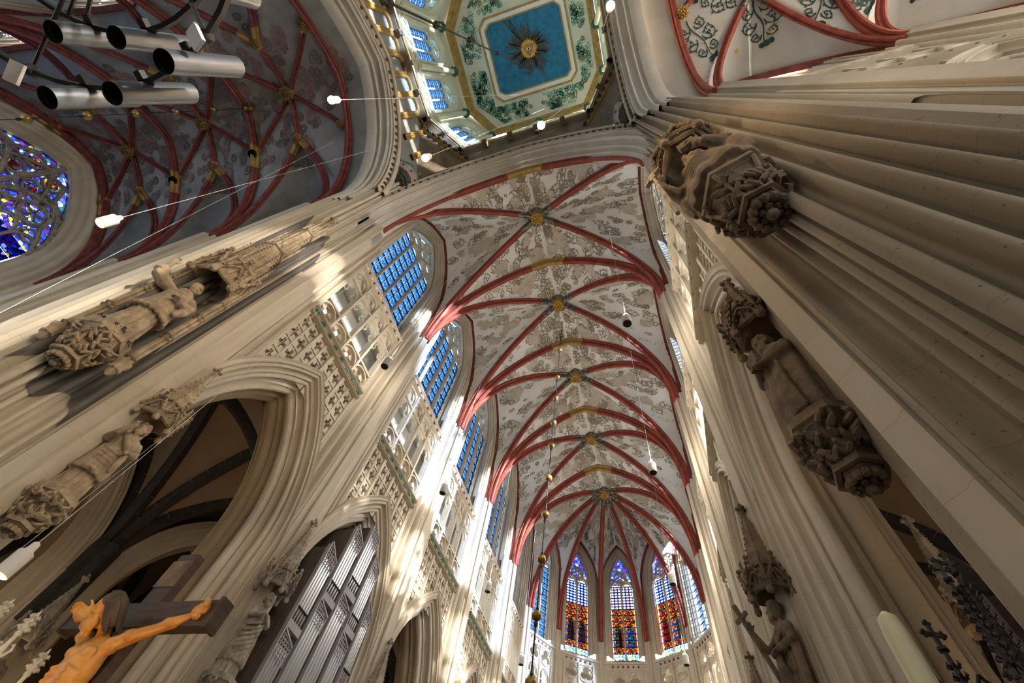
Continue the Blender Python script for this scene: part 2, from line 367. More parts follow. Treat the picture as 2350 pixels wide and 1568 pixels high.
# ---- arcade arch with its stepped mouldings (local: u along wall, d depth into wall, z)
def make_arcade():
    mb = MB(); h, zs, r = AO
    path = [(-h, 0, 0), (-h, 0, zs*.5)]+[(u, 0, z) for u, z in arch2(h, zs, r, 12)]+[(h, 0, zs*.5), (h, 0, 0)]
    prof = mould([(.05, -.14, 0), (-.24, -.14, 0), (-.26, -.12, -.06), (-.26, .02, 0), (-.20, .03, .08), (-.14, .12, 0), (-.18, .13, -.06), (-.10, .25, 0), (-.03, .24, .09), (.10, .34, 0), (.08, .37, -.08), (.22, .48, 0), (.27, .45, .12), (.50, .58, 0), (.48, .62, -.07), (.60, .72, 0), (.66, .66, .10), (.98, .74, 0), (1.0, .78, -.07), (1.14, .74, 0), (1.2, .55, 0)], 5)
    k = next(i for i, q in enumerate(prof) if q[0] >= .499)
    mb.sweep(path, prof[:k+1], (0, 1, 0)); mb.sweep(path, prof[k:], (0, 1, 0), mi=1); return mb.mesh('arcade_arch', [STONE, BSTONE], True)
ME_ARC = make_arcade()
def wall_with_arch(mb, u0, u1, z0, z1, h, zs, r, d, n=12, mi=0):
    a = arch2(h, zs, r, n)
    lo = [(-h, z0)]+a+[(h, z0)] if zs > z0 else a
    P = lambda u, z: V((u, d, z))
    top = []
    for u, z in lo: top.append((max(u0, min(u1, u)), z1))
    mb.grid([[P(*p) for p in lo], [P(*p) for p in top]], mi=mi)
    mb.add([P(u0, z0), P(-h, z0), P(-h, z1), P(u0, z1)], [(0, 1, 2, 3)], mi); mb.add([P(h, z0), P(u1, z0), P(u1, z1), P(h, z1)], [(0, 1, 2, 3)], mi)
def make_spandrel_back():
    mb = MB(); wall_with_arch(mb, -2.57, 2.57, 0, 13.2, 1.9, 7.7, 3.55, .22); return mb.mesh('spandrel_wall', PLASTER)
def make_aisle_side():
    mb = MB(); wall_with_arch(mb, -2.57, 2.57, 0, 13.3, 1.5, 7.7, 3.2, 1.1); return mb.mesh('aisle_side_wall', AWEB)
def make_lattice():
    mb = MB(); z = 13.05; rows = [(13.05-.62*(k+1), 13.05-.62*k) for k in range(7)]
    w = 3.24/8
    for k, (z0, z1) in enumerate(rows):
        for j in range(8):
            u0 = -1.62+w*j; uc = u0+w/2
            if z1 < arch_z(uc, *AO)-.05: continue
            cell(mb, u0+.02, u0+w-.02, z0+.02, z1-.02, 'quatre', .03, .16, .98)
    for j in range(9):
        u = -1.62+w*j; b = max(arch_z(u, *AO)-.1, 8.8); t = .035 if j % 2 else .06; mb.box(u-t, u+t, -.05 if j % 2 == 0 else -.01, .16, b, 13.08)
    for k in range(7):
        zz = 13.05-.62*k
        for j in range(8):
            u = -1.62+w*j
            if zz > arch_z(u+w/2, *AO)-.1: mb.box(u, u+w, -.005, .15, zz-.03, zz+.03)
    return mb.mesh('quatrefoil_lattice', STONE)
def make_string():
    mb = MB(); prof = mould([(.05, 13.02, 0), (-.16, 13.05, -.03), (-.18, 13.10, 0), (-.06, 13.14, .05), (-.06, 13.28, 0), (-.20, 13.32, -.03), (-.20, 13.38, 0), (.05, 13.42, 0)], 4)
    mb.grid([[V((u, a, b)) for a, b in prof] for u in (-1.66, 1.66)]); return mb.mesh('string_course', STONE, True)
def make_leaf():
    mb = MB()
    for k in range(6):
        a = 2*PI*k/6; mb.ball((.055*math.cos(a), -.03, .055*math.sin(a)), .05, 5, 3, (1, .8, 1))
    mb.ball((0, -.06, 0), .04, 5, 3); return mb.mesh('leaf_boss', GREENL, True)
def make_gallery():
    mb = MB(); w = 3.24/4
    for j in range(4):
        u0 = -1.62+w*j; uc = u0+w/2
        cell(mb, u0, u0+w, 13.42, 14.24, 'quatre', .12, .24, .80); ring(mb, uc, 13.83, .375, .06, .05, .07)
        # trefoil headed opening
        a = [V(p) for p in arch2(w/2-.05, 15.55, .42, 6)]
        inner = [V((uc-w/2+.05, 14.40))]+[V((uc+p.x, p.y)) for p in a]+[V((uc+w/2-.05, 14.40))]
        plate(mb, sq(u0, u0+w, 14.32, 16.02), inner, .05, .22)
        for s in (-1, 1):      # cusps
            mb.tube([(uc+s*.33, .1, 15.45), (uc+s*.2, .1, 15.42), (uc+s*.14, .1, 15.55), (uc+s*.2, .1, 15.72), (uc+s*.12, .1, 15.86)], .028, 5)
        b = [V(p) for p in arch2(w/2-.06, 16.42, .36, 6)]
        inner2 = [V((uc-w/2+.06, 16.12))]+[V((uc+p.x, p.y)) for p in b]+[V((uc+w/2-.06, 16.12))]
        plate(mb, sq(u0, u0+w, 16.02, 16.86), inner2, .0, .14)
        mb.box(u0, u0+w, .14, .2, 16.02, 16.9)
        cell(mb, u0+.12, u0+w-.12, 16.16, 16.72, 'tre', .06, .12, .95)
        mb.box(uc-.03, uc+.03, -.02, .22, 13.42, 13.47); mb.box(uc-w/2-.045, uc-w/2+.045, -.06, .24, 13.4, 16.9)
    mb.box(1.575, 1.665, -.06, .24, 13.4, 16.9); mb.box(-1.65, 1.65, -.04, .24, 14.24, 14.33); mb.box(-1.65, 1.65, -.05, .2, 15.98, 16.04)
    mb.box(-2.57, 2.57, .2, 1.25, 16.9, 17.3); mb.box(-2.57, 2.57, .2, 1.25, 13.1, 13.35)     # passage roof and floor
    return mb.mesh('gallery_arcade', STONE)
def make_sillstring():
    mb = MB(); prof = mould([(.1, 16.86, 0), (-.14, 16.90, 0), (-.10, 16.95, 0), (-.10, 17.10, 0), (-.18, 17.14, -.02), (-.18, 17.2, 0), (.66, 17.5, 0)], 3)
    mb.grid([[V((u, a, b)) for a, b in prof] for u in (-1.72, 1.72)])
    return mb.mesh('sill_course', STONE, True)
def make_sillstuds():
    mb = MB()
    for k in range(16):
        u = -1.55+3.1*k/15; mb.box(u-.04, u+.04, -.135, -.09, 16.98, 17.07, 0 if k % 2 else 1)
    return mb.mesh('sill_studs', [REDD, PLASTER])
def make_gallery_back():
    mb = MB(); mb.box(-2.57, 2.57, 1.2, 1.3, 13.1, 14.0); mb.box(-2.57, -1.5, 1.2, 1.3, 14, 17); mb.box(1.5, 2.57, 1.2, 1.3, 14, 17); mb.box(-1.5, 1.5, 1.2, 1.3, 16.4, 17)
    return mb.mesh('gallery_back_wall', PLASTER)
WH, WZS, WR = 1.62, 22.3, 3.1      # glass arch half span, spring, rise
def make_jamb(h, zs, r, z0, m=STONE, wid=2.0, ztop=26.5, wallw=2.57):
    mb = MB(); path = [(-h, 0, z0), (-h, 0, (z0+zs)/2)]+[(u, 0, z) for u, z in arch2(h, zs, r, 12)]+[(h, 0, (z0+zs)/2), (h, 0, z0)]
    prof = mould([(0, -.40, 0), (-.08, -.37, -.04), (-.05, -.27, 0), (.02, -.28, .06), (.13, -.21, 0), (.10, -.18, -.05), (.20, -.11, 0), (.26, -.14, .06), (.38, -.07, 0), (.36, -.03, -.04), (.45, 0, .0), (.70, 0, 0)], 4)
    mb.sweep(path, prof, (0, 1, 0))
    wall_with_arch(mb, -wallw, wallw, z0, ztop, h+.28, zs, r+.30, .02)
    return mb.mesh('window_surround', m, True)
def make_tracery(h, zs, r, lights, z0, lighthead):
    mb = MB(); w = 2*h/lights; d = .5
    for j in range(1, lights):
        u = -h+w*j; mb.sweep([(u, d, z0), (u, d, lighthead-.4)], [(-.14, -.025), (-.14, .025), (0, .06), (.09, .05), (.09, -.05), (0, -.06)], (0, 1, 0), closed=True)
    for j in range(lights):
        uc = -h+w*(j+.5); bar(mb, [(uc+u, z) for u, z in arch2(w/2, lighthead-.45, .5, 5)], d, .07, .08)
        bar(mb, [(uc+u*.72, z-.02) for u, z in arch2(w/2, lighthead-.45, .36, 5)], d+.02, .05, .05)
    bar(mb, [(u, z) for u, z in arch2(h-.02, zs, r-.03, 12)], d, .07, .1)
    if lights == 4:
        for s in (-1, 1):
            bar(mb, [(s*w+u, z) for u, z in arch2(w, lighthead-.45, 1.15, 8)], d, .06, .09)
            ring(mb, s*.78, lighthead+.33, .27, d, .05, .07, 14); ring(mb, s*.40, lighthead+.75, .22, d, .05, .07, 12); ring(mb, s*1.1, lighthead-.05, .16, d, .05, .06, 10)
            bar(mb, [(0, lighthead-.3), (s*.32, lighthead+.25), (s*.1, lighthead+.8), (s*.3, lighthead+1.3)], d, .05, .08)
            bar(mb, [(s*.2, lighthead), (s*.45, lighthead+.4), (s*.75, lighthead+.9)], d, .04, .07)
        ring(mb, 0, lighthead+1.3, .33, d, .06, .08, 16); ring(mb, 0, lighthead+.42, .28, d, .05, .08, 14)
        for k in range(4):
            a = PI/4+PI/2*k; ring(mb, .16*math.cos(a), lighthead+1.3+.16*math.sin(a), .13, d, .03, .05, 9)
    else:
        rr = h*.56; zc = lighthead+rr*.75; ring(mb, 0, zc, rr, d, .07, .1, 20)
        for k in range(6):
            a = PI/2+PI/3*k; ring(mb, rr*.55*math.cos(a), zc+rr*.55*math.sin(a), rr*.36, d, .03, .05, 10)
    return mb.mesh('tracery', STONE)
def make_bars(h, z0, zh, rows, lights):
    mb = MB()
    for k in range(rows+1):
        z = z0+(zh-z0)*k/rows; mb.box(-h, h, .55, .60, z-.022, z+.022)
    w = 2*h/lights
    for j in range(lights):
        mb.box(-h+w*(j+.5)-.012, -h+w*(j+.5)+.012, .56, .59, z0, zh)
    return mb.mesh('saddle_bars', LEAD)
ROWS = 9
def make_pane(w, hh):
    return MB().box(-w/2+.03, w/2-.03, -.006, .006, -hh/2, hh/2)
LH = 23.35; WZ0 = 17.5
ph = (LH-.35-WZ0)/ROWS; pw = 2*WH/4
ME_PANE = {s: make_pane(pw, ph).mesh('pane', g) for s, g in (('blue', GBLUE), ('clear', GCLEAR))}
def make_headpane(h, zs, r, zlow):
    pts = [V((u, .57, z)) for u, z in arch2(h, zs, r, 10) if z >= zlow]
    pts = [V((-h, .57, zlow))]+[p for p in pts]+[V((h, .57, zlow))] if zs < zlow else pts
    x = max(abs(p.x) for p in pts[1:-1]); pts[0].x = -x; pts[-1].x = x
    return MB().cap(pts)
ME_HEAD = {s: make_headpane(WH, WZS, WR, LH-.35).mesh('head_pane', g) for s, g in (('blue', GBLUE), ('clear', GCLEAR))}
ME_SPB = make_spandrel_back(); ME_AIS = make_aisle_side(); ME_LAT = make_lattice(); ME_STR = make_string(); ME_LEAF = make_leaf(); ME_GAL = make_gallery(); ME_SIL = make_sillstring(); ME_STU = make_sillstuds(); ME_GBK = make_gallery_back()
ME_JAMB = make_jamb(WH, WZS, WR, WZ0); ME_TRA = make_tracery(WH, WZS, WR, 4, WZ0, LH); ME_BARS = make_bars(WH, WZ0, LH-.35, ROWS, 4)
ME_GPANE = {s: make_pane(.72, .76).mesh('pane', GWHITE) for s in ('a',)}
WN = [0]
def bay(wall, M, glass_kind='blue', detail=True, wlabel='', arcade=True, scale=None):
    """one bay of the elevation; M places the local frame"""
    P = lambda n, me, par=wall, **k: link(n, me, par, M=M, **k)
    if arcade: P('arcade_arch', ME_ARC); P('spandrel_wall', ME_SPB)
    P('aisle_side_wall', ME_AIS)
    if detail:
        P('quatrefoil_lattice', ME_LAT)
        st = P('string_course', ME_STR)
        for k in range(8): link('leaf_boss', ME_LEAF, st, loc=(-1.5+3.0*k/7, -.10, 13.21))
        P('sill_studs', ME_STU)
        P('gallery_back_wall', ME_GBK)
        for j in range(4):
            for k in range(3): link('gallery_pane', ME_GPANE['a'], wall, M=M @ Matrix.Translation((-1.12+.747*j, 1.25, 14.4+.8*k)))
    P('gallery_arcade', ME_GAL); P('sill_course', ME_SIL)
    WN[0] += 1
    w = struct('window_%d' % WN[0], wlabel)
    P('window_surround', ME_JAMB, w); P('tracery', ME_TRA, w); P('saddle_bars', ME_BARS, w)
    for j in range(4):
        for k in range(ROWS): link('pane', ME_PANE[glass_kind], w, M=M @ Matrix.Translation((-WH+pw*(j+.5), .575, WZ0+ph*(k+.5))))
    link('head_pane', ME_HEAD[glass_kind], w, M=M)
    return w
# ---- compound pier between bays (local u along wall, d depth)
_half = [(-.97, .12, 0), (-.97, .0, -.06), (-.84, -.04, 0), (-.82, .04, .05), (-.72, .0, 0), (-.71, -.08, -.05), (-.60, -.13, 0), (-.58, -.04, .07), (-.46, -.10, 0), (-.45, -.19, -.06), (-.33, -.25, 0), (-.31, -.15, .06), (-.20, -.22, 0), (-.17, -.32, -.05), (-.13, -.40, -.05)]
_hp = mould(_half, 4)
PIERP = _hp+[(0, -.50)]+[(-u, d) for u, d in _hp[::-1]]
def make_pier():
    mb = MB()
    def zb(p):
        u = abs(p[0])
        return 0 if u < .36 else max(0, min(arch_z(2.57-u, *AO)-.12, 11))
    mb.extrude(PIERP, zb, ZS+.05)
    inner = [p for p in PIERP if abs(p[0]) < .60]
    return mb.mesh('pier_shafts', STONE, True)
def make_pier_top():
    mb = MB(); # stilted shafts that carry the wall arches between the windows
    for s in (-1, 1):
        for u, r in ((.42, .09), (.60, .07), (.76, .06)):
            mb.tube([(s*u, .02, ZS), (s*u, .02, 22.4)], r, 7)
    mb.box(-.97, .97, .06, .3, ZS-.3, 23.5)
    return mb.mesh('upper_shafts', STONE, True)
def make_pier_core():
    mb = MB(); prof = [(-.37, -.30), (-.37, .0), (-.62, .2), (-.62, 1.15), (-.37, 1.3), (.37, 1.3), (.62, 1.15), (.62, .2), (.37, 0), (.37, -.30)]
    mb.extrude(prof, 0, 13.2, closed=True); return mb.mesh('pier_core', STONE)
ME_PIER = make_pier(); ME_PTOP = make_pier_top(); ME_PCORE = make_pier_core()
def mL(y): return Matrix.Translation((-XW, y, 0)) @ Matrix.Rotation(PI/2, 4, 'Z')
def mR(y): return Matrix.Translation((XW, y, 0)) @ Matrix.Rotation(-PI/2, 4, 'Z')
ORD = ['first', 'second', 'third', 'fourth', 'fifth']
wall_l = struct('wall_left', 'pale stone choir wall of arcade, tracery gallery and tall blue windows')
wall_r = struct('wall_right', 'shaded stone choir wall of arcade, tracery gallery and clear windows')
NARROW = Matrix.Diagonal((.80, 1, 1, 1))
for i in range(5):
    yc = BAY*(i+.5) if i < 4 else (20.56+24.75)/2
    S = Matrix.Identity(4) if i < 4 else NARROW
    bay(wall_l, mL(yc) @ S, 'blue', True, '%s tall blue choir window counted from the crossing, lit side' % ORD[i])
    bay(wall_r, mR(yc) @ S, 'clear', True, '%s tall clear choir window counted from the crossing, shaded side' % ORD[i])
for i in range(1, 6):
    y = BAY*i if i < 5 else 24.75
    for s, f, nm in ((-1, mL, 'lit'), (1, mR, 'shaded')):
        if i < 5:
            p = struct('pillar', '%s clustered choir pillar from the crossing on the %s side' % (ORD[i-1], nm))
            link('pier_shafts', ME_PIER, p, M=f(y)); link('upper_shafts', ME_PTOP, p, M=f(y)); link('pier_core', ME_PCORE, p, M=f(y))
# responds against the crossing piers
for s, f in ((-1, mL), (1, mR)):
    link('respond_shafts', ME_PIER, wall_l if s < 0 else wall_r, M=f(0.0)); link('upper_shafts', ME_PTOP, wall_l if s < 0 else wall_r, M=f(0.0)); link('respond_core', ME_PCORE, wall_l if s < 0 else wall_r, M=f(.15))

# ---------------------------------------------------------------- choir vault
def stilt(h, zs, zst, zap, n=14):
    out = [(-h, zs)]; k = max(2, n//5)
    for i in range(1, k): out.append((-h, zs+(zst-zs)*i/k))
    a = arch2(h, zst, zap-zst, n-k); return out+a[:n-k+1]       # left half, springer to apex
def patch(mb, A, B, m=6, bulge=.12):
    rows = []
    for p, q in zip(A, B):
        r = []
        for k in range(m+1):
            t = k/m; w = lerp(V(p), V(q), t); w.z += bulge*4*t*(1-t)*.5; r.append(w)
        rows.append(r)
    mb.grid(rows); return mb
NT = 18
def half_form(s, yc, h, frm):     # wall arch half on the choir wall, from springer side frm(-1/+1) to apex
    return [V((s*(XW+.02), yc+frm*-u*-1 if False else yc+(u if frm < 0 else -u), z)) for u, z in stilt(h, ZS, 21.5, 26.0, NT)]
CELLS = []        # (A curve, centre curve, B curve) used for painted ornament
ceil_c = struct('ceiling', 'white choir vault painted with sepia scrolls between red ribs')
webs = MB(); FORM = []
def resamp(c, n):
    L = [0]
    for a, b in zip(c[:-1], c[1:]): L.append(L[-1]+(b-a).length)
    out = []; j = 0
    for i in range(n+1):
        d = L[-1]*i/n
        while j < len(L)-2 and L[j+1] < d: j += 1
        t = (d-L[j])/max(1e-9, L[j+1]-L[j]); out.append(lerp(c[j], c[j+1], min(1, max(0, t))))
    return out
def addcell(A, C, B):
    A, C, B = (resamp([V(p) for p in c], NT) for c in (A, C, B))
    patch(webs, A, C); patch(webs, C, B); CELLS.append((A, C, B))
XS = 5.28
def spr(s, y): return V((s*XS, y, ZS))
for i in range(4):
    y0 = BAY*i; y1 = y0+BAY; ym = y0+BAY/2; boss = V((0, ym, ZB))
    D = {(s, k): arc3(spr(s, (y0, y1)[k]), boss, NT) for s in (-1, 1) for k in (0, 1)}
    T = {(s, k): arc3(spr(s, (y0, y1)[k]), V((0, (y0, y1)[k], ZT)), NT) for s in (-1, 1) for k in (0, 1)}
    for s in (-1, 1):
        F0 = half_form(s, ym, BAY/2-.12, -1); F1 = half_form(s, ym, BAY/2-.12, 1)
        A, B = resamp(D[(s, 0)], NT), resamp(D[(s, 1)], NT); F0 = resamp(F0, NT); F1 = resamp(F1, NT)
        patch(webs, A, F0); patch(webs, B, F1); CELLS.append((A, F0, None)); CELLS.append((B, F1, None))
        full = half_form(s, ym, BAY/2-.12, -1)+half_form(s, ym, BAY/2-.12, 1)[::-1][1:]
        FORM.append(full)
    for k in (0, 1):
        for s in (-1, 1):
            A = resamp(T[(s, k)], NT); B = resamp(D[(s, k)], NT); patch(webs, A, B); CELLS.append((B, A, None))
    for s in (-1, 1):
        for k in (0, 1):
            c = D[(s, k)]; rib('diagonal_rib', c[:-1]+[lerp(c[-2], c[-1], .6)], RED, ceil_c, .85)
            r = rib('rib_collar', c[-3:], BANDC, ceil_c, .93)
    if i < 4:
        a = T[(-1, 1)]+T[(1, 1)][::-1][1:]
        rib('transverse_rib', a, RED, ceil_c, 1.0); rib('rib_collar', a[NT-2:NT+3], OCHRE, ceil_c, 1.07)
a0 = arc3(spr(-1, 0.12), (0, .12, ZT), NT); a1 = arc3(spr(1, .12), (0, .12, ZT), NT)
rib('transverse_rib', a0+a1[::-1][1:], RED, ceil_c, .9); rib('rib_collar', (a0+a1[::-1][1:])[NT-2:NT+3], OCHRE, ceil_c, .97)
# ---- apse
AC = V((0, 23.1)); AR = 5.65; AANG = [16.5, 45, 75, 105, 135, 163.5]
AV = [V((AC.x+AR*math.cos(math.radians(a)), AC.y+AR*math.sin(math.radians(a)))) for a in AANG]
AV[0].x = XS; AV[-1].x = -XS
aboss = V((0, 23.13, ZB))
AD = [arc3((v.x, v.y, ZS), aboss, NT) for v in AV]
P4 = {s: arc3(spr(s, BAY*4), aboss, NT) for s in (-1, 1)}
def side_form(p, q, zap=25.9, zst=21.8):
    p = V((p.x, p.y, 0)); q = V((q.x, q.y, 0)); h = (q-p).length/2-.08; c = (p+q)/2; d = (q-p).normalized()
    half = stilt(h, ZS, zst, zap, NT)
    return [c+d*u+V((0, 0, z)) for u, z in half], [c-d*u+V((0, 0, z)) for u, z in half]
for i in range(5):
    f0, f1 = side_form(AV[i], AV[i+1], 25.75, 22.2)
    for A, F in ((AD[i], f0), (AD[i+1], f1)):
        A = resamp(A, NT); F = resamp(F, NT); patch(webs, A, F); CELLS.append((A, F, None))
    FORM.append(f0+f1[::-1][1:])
for s in (-1, 1):
    v = AV[0] if s > 0 else AV[-1]
    ym = (BAY*4+v.y)/2; hh = (v.y-BAY*4)/2-.08
    f0 = half_form(s, ym, hh, -1); f1 = half_form(s, ym, hh, 1)
    for A, F in ((P4[s], f0), (AD[0] if s > 0 else AD[-1], f1)):
        A = resamp(A, NT); F = resamp(F, NT); patch(webs, A, F); CELLS.append((A, F, None))
    FORM.append(f0+f1[::-1][1:])
    T = resamp(arc3(spr(s, BAY*4), V((0, BAY*4, ZT)), NT), NT); A = resamp(P4[s], NT); patch(webs, T, A); CELLS.append((A, T, None))
for c in AD+list(P4.values()):
    rib('radial_rib', c[:-1]+[lerp(c[-2], c[-1], .6)], RED, ceil_c, .85); rib('rib_collar', c[-3:], BANDC, ceil_c, .93)
part('vault_web', webs, PLASTER, ceil_c)
for f in FORM:
    d = (f[-1]-f[0]); n = V((d.y, -d.x, 0)).normalized(); mid = (f[0]+f[-1])/2
    N = V((-d.y, d.x, 0)).normalized()
    toin = (V((0, mid.y if mid.y < 23 else 23.1, 0))-V((mid.x, mid.y, 0))).normalized()
    sg = 1 if N.dot(toin) > 0 else -1
    mb = MB(); path = [f[0]-V((0, 0, .05))]+f
    mb.sweep(path, [(sg*-.04, -.03), (sg*.20, -.03), (sg*.20, .05), (sg*.12, .12), (sg*.02, .14), (sg*-.04, .14)] , N, closed=True)
    mb2 = MB(); mb2.sweep(path, [(sg*-.04, .03), (sg*.20, .03), (sg*.20, -.05), (sg*.12, -.12), (sg*.02, -.14), (sg*-.04, -.14)], N, closed=True)
    part('wall_rib', mb2, REDD, ceil_c)
def boss_mesh(r, m):
    mb = MB(); mb.lathe([(r*.75, .16), (r, .08), (r, -.06), (r*.7, -.14), (.02, -.17)], 12)
    for k in range(10):
        a = 2*PI*k/10; mb.ball((r*.72*math.cos(a), r*.72*math.sin(a), -.14), r*.26, 6, 4); mb.ball((r*1.05*math.cos(a+.3), r*1.05*math.sin(a+.3), -.05), r*.18, 5, 3)
    for k in range(5):
        a = 2*PI*k/5; mb.ball((r*.33*math.cos(a), r*.33*math.sin(a), -.19), r*.22, 6, 4)
    return mb.mesh('boss', m, True)
ME_BOSS = boss_mesh(.34, GOLD)
for i in range(4): link('boss', ME_BOSS, ceil_c, loc=(0, BAY*(i+.5), ZB-.30))
link('boss', ME_BOSS, ceil_c, loc=(0, 23.13, ZB-.30))
ME_COL = MB().lathe([(.52, .1), (.50, -.12), (.40, -.16)], 12).mesh('boss_collar', BANDC, True)
for y in [BAY*(i+.5) for i in range(4)]+[23.13]: link('boss_collar', ME_COL, ceil_c, loc=(0, y, ZB-.10))
# ================================================================ APSE WALLS
wall_e = struct('wall_back', 'polygonal apse wall behind the choir with five tall windows')
AH = .80; AZS = 23.0; ARI = 2.2; AZ0 = 17.95; ALH = 23.2
ME_AJAMB = make_jamb(AH, AZS, ARI, AZ0, wallw=1.50, ztop=26.2)
ME_ATRA = make_tracery(AH, AZS, ARI, 2, AZ0, ALH)
AROWS = 12; aph = (ALH-.3-AZ0)/AROWS; apw = AH
ME_ABARS = make_bars(AH, AZ0, ALH-.3, AROWS, 2)
_apm = {}
def apane(m):
    if m.name not in _apm: _apm[m.name] = make_pane(apw, aph).mesh('pane', m)
    return _apm[m.name]
_ahd = {}
def ahead(m):
    if m.name not in _ahd: _ahd[m.name] = make_headpane(AH, AZS, ARI, ALH-.3).mesh('head_pane', m)
    return _ahd[m.name]
def make_apse_low():
    mb = MB(); mb.box(-1.5, 1.5, .25, .35, 0, 14.6); mb.box(-1.5, 1.5, -.06, .55, 17.45, 17.6); mb.box(-1.5, 1.5, -.02, .3, 17.1, 17.2)
    mb.grid([[V((u, a, b)) for a, b in ((-.06, 17.6), (.62, 17.64), (.62, 18.0))] for u in (-1.5, 1.5)])
    mb.box(-1.5, 1.5, .02, .2, 17.2, 17.45)
    for j in range(2):
        u0 = -.95+.95*j; uc = u0+.475
        a = [V((uc+u, z)) for u, z in arch2(.40, 15.5, .55, 6)]
        plate(mb, sq(u0, u0+.95, 14.5, 16.2), [V((uc-.4, 14.56))]+a+[V((uc+.4, 14.56))], .02, .22)
        cell(mb, u0, u0+.95, 16.2, 17.1, 'tre', .02, .22, .86); ring(mb, uc, 16.62, .44, .02, .04, .06, 14)
        for s in (-1, 1): mb.tube([(uc+s*.38, .05, 15.4), (uc+s*.2, .05, 15.45), (uc+s*.16, .05, 15.6), (uc+s*.2, .05, 15.8), (uc, .05, 15.98)], .03, 5)
    for u in (-.95, 0, .95): mb.box(u-.05, u+.05, -.06, .24, 14.4, 17.2)
    mb.box(-1.5, -1.0, .0, .3, 14.4, 17.3); mb.box(1.0, 1.5, .0, .3, 14.4, 17.3)
    mb.box(-1.5, 1.5, 1.3, 1.4, 13, 18); mb.box(-1.5, 1.5, .2, 1.4, 17.3, 17.5)
    return mb.mesh('apse_gallery', STONE)
ME_ALOW = make_apse_low()
def make_apse_studs():
    mb = MB()
    for k in range(6): mb.box(-.85+.31*k, -.75+.31*k, -.02, .03, 17.26, 17.38)
    return mb.mesh('frieze_studs', REDD)
ME_AST = make_apse_studs()
def make_apse_shaft():
    pr = mould([(-.30, .22, 0), (-.34, .05, -.04), (-.22, -.05, .04), (-.14, -.14, -.03), (-.07, -.2, -.07), (.07, -.2, -.03), (.14, -.14, .04), (.22, -.05, -.04), (.34, .05, 0), (.30, .22, 0)], 4)
    mb = MB().extrude(pr, 0, ZS+.05, closed=True); return mb.mesh('apse_shaft', STONE, True)
ME_ASH = make_apse_shaft()
def flat_poly(pts, m): return MB().cap([V((u, 0, z)) for u, z in pts]).mesh('glass_piece', m)
def glass_figure(w, M, z0, robe, coat, hair):
    """a standing saint in one light; z0 its base, about 1.75 m tall"""
    def P(pts, m, name, d=-.012): link(name, flat_poly(pts, m), w, M=M @ Matrix.Translation((0, .56+d, z0)))
    P([(-.22, .02), (.22, .02), (.20, .75), (.14, 1.22), (-.14, 1.22), (-.20, .75)], robe, 'glass_robe')
    P([(.22, .02), (.05, .05), (.02, .7), (.10, 1.2), (.17, 1.15), (.24, .6)], coat, 'glass_cloak', -.02)
    P([(-.12, 1.24), (.12, 1.24), (.14, 1.4), (.07, 1.52), (-.07, 1.52), (-.14, 1.4)], GSKIN, 'glass_face')
    P([(.19*math.cos(2*PI*k/12), 1.40+.19*math.sin(2*PI*k/12)) for k in range(12)], GHALO, 'glass_halo', -.004)
    P([(-.05, .85), (.13, .9), (.10, 1.0), (-.08, .98)], GSKIN, 'glass_hands', -.03)
ROBES = {1: ((GBLK, GBLK), (GBLK, GWROBE)), 2: ((GGREEN, GRED), (GSKY, GWROBE)), 3: ((GRED, GHALO), (GWROBE, GGREEN))}
for i in range(5):
    p, q = AV[i], AV[i+1]; c = (p+q)/2; d = (p-q).normalized()     # u runs so that +d points outward
    out = V((c.x-AC.x, c.y-AC.y)).normalized()
    ang = math.atan2(out.y, out.x)-PI/2
    M = Matrix.Translation((c.x+out.x*.12, c.y+out.y*.12, 0)) @ Matrix.Rotation(ang, 4, 'Z')
    link('apse_gallery', ME_ALOW, wall_e, M=M); link('frieze_studs', ME_AST, wall_e, M=M)
    WN[0] += 1
    lab = {0: 'clear two-light apse window beside the shaded choir wall', 1: 'stained apse window with a saint in red, shaded end', 2: 'central stained apse window with saints in red and blue', 3: 'stained apse window with two saints in black', 4: 'plain blue two-light apse window beside the lit choir wall'}[i]
    w = struct('window_%d' % WN[0], lab)
    link('window_surround', ME_AJAMB, w, M=M); link('tracery', ME_ATRA, w, M=M); link('saddle_bars', ME_ABARS, w, M=M)
    side = {0: GCLEAR, 4: GBLUE}.get(i)
    for j in range(2):
        for k in range(AROWS):
            if side: m = side
            else: m = GPALE if k == 0 else GGOLD if k == 1 else GFIELD if k in (2, 3, 4) else GJEWEL if k == 5 else GGOLD if k in (6, 7) else (GRND2 if i == 2 else GRND1)
            link('pane', apane(m), w, M=M @ Matrix.Translation((-AH+apw*(j+.5), .575, AZ0+aph*(k+.5))))
        if not side: glass_figure(w, M @ Matrix.Translation((-AH+apw*(j+.5), 0, 0)), AZ0+aph*1.9, *ROBES[4-i if i != 2 else 2][j] if (4-i) in ROBES else ROBES[2][j], None)
    link('head_pane', ahead(side or GVIO), w, M=M)
for k, v in enumerate(AV):
    out = V((v.x-AC.x, v.y-AC.y)).normalized(); link('apse_shaft', ME_ASH, wall_e, M=Matrix.Translation((v.x+out.x*.1, v.y+out.y*.1, 0)) @ Matrix.Rotation(math.atan2(out.y, out.x)-PI/2, 4, 'Z'))

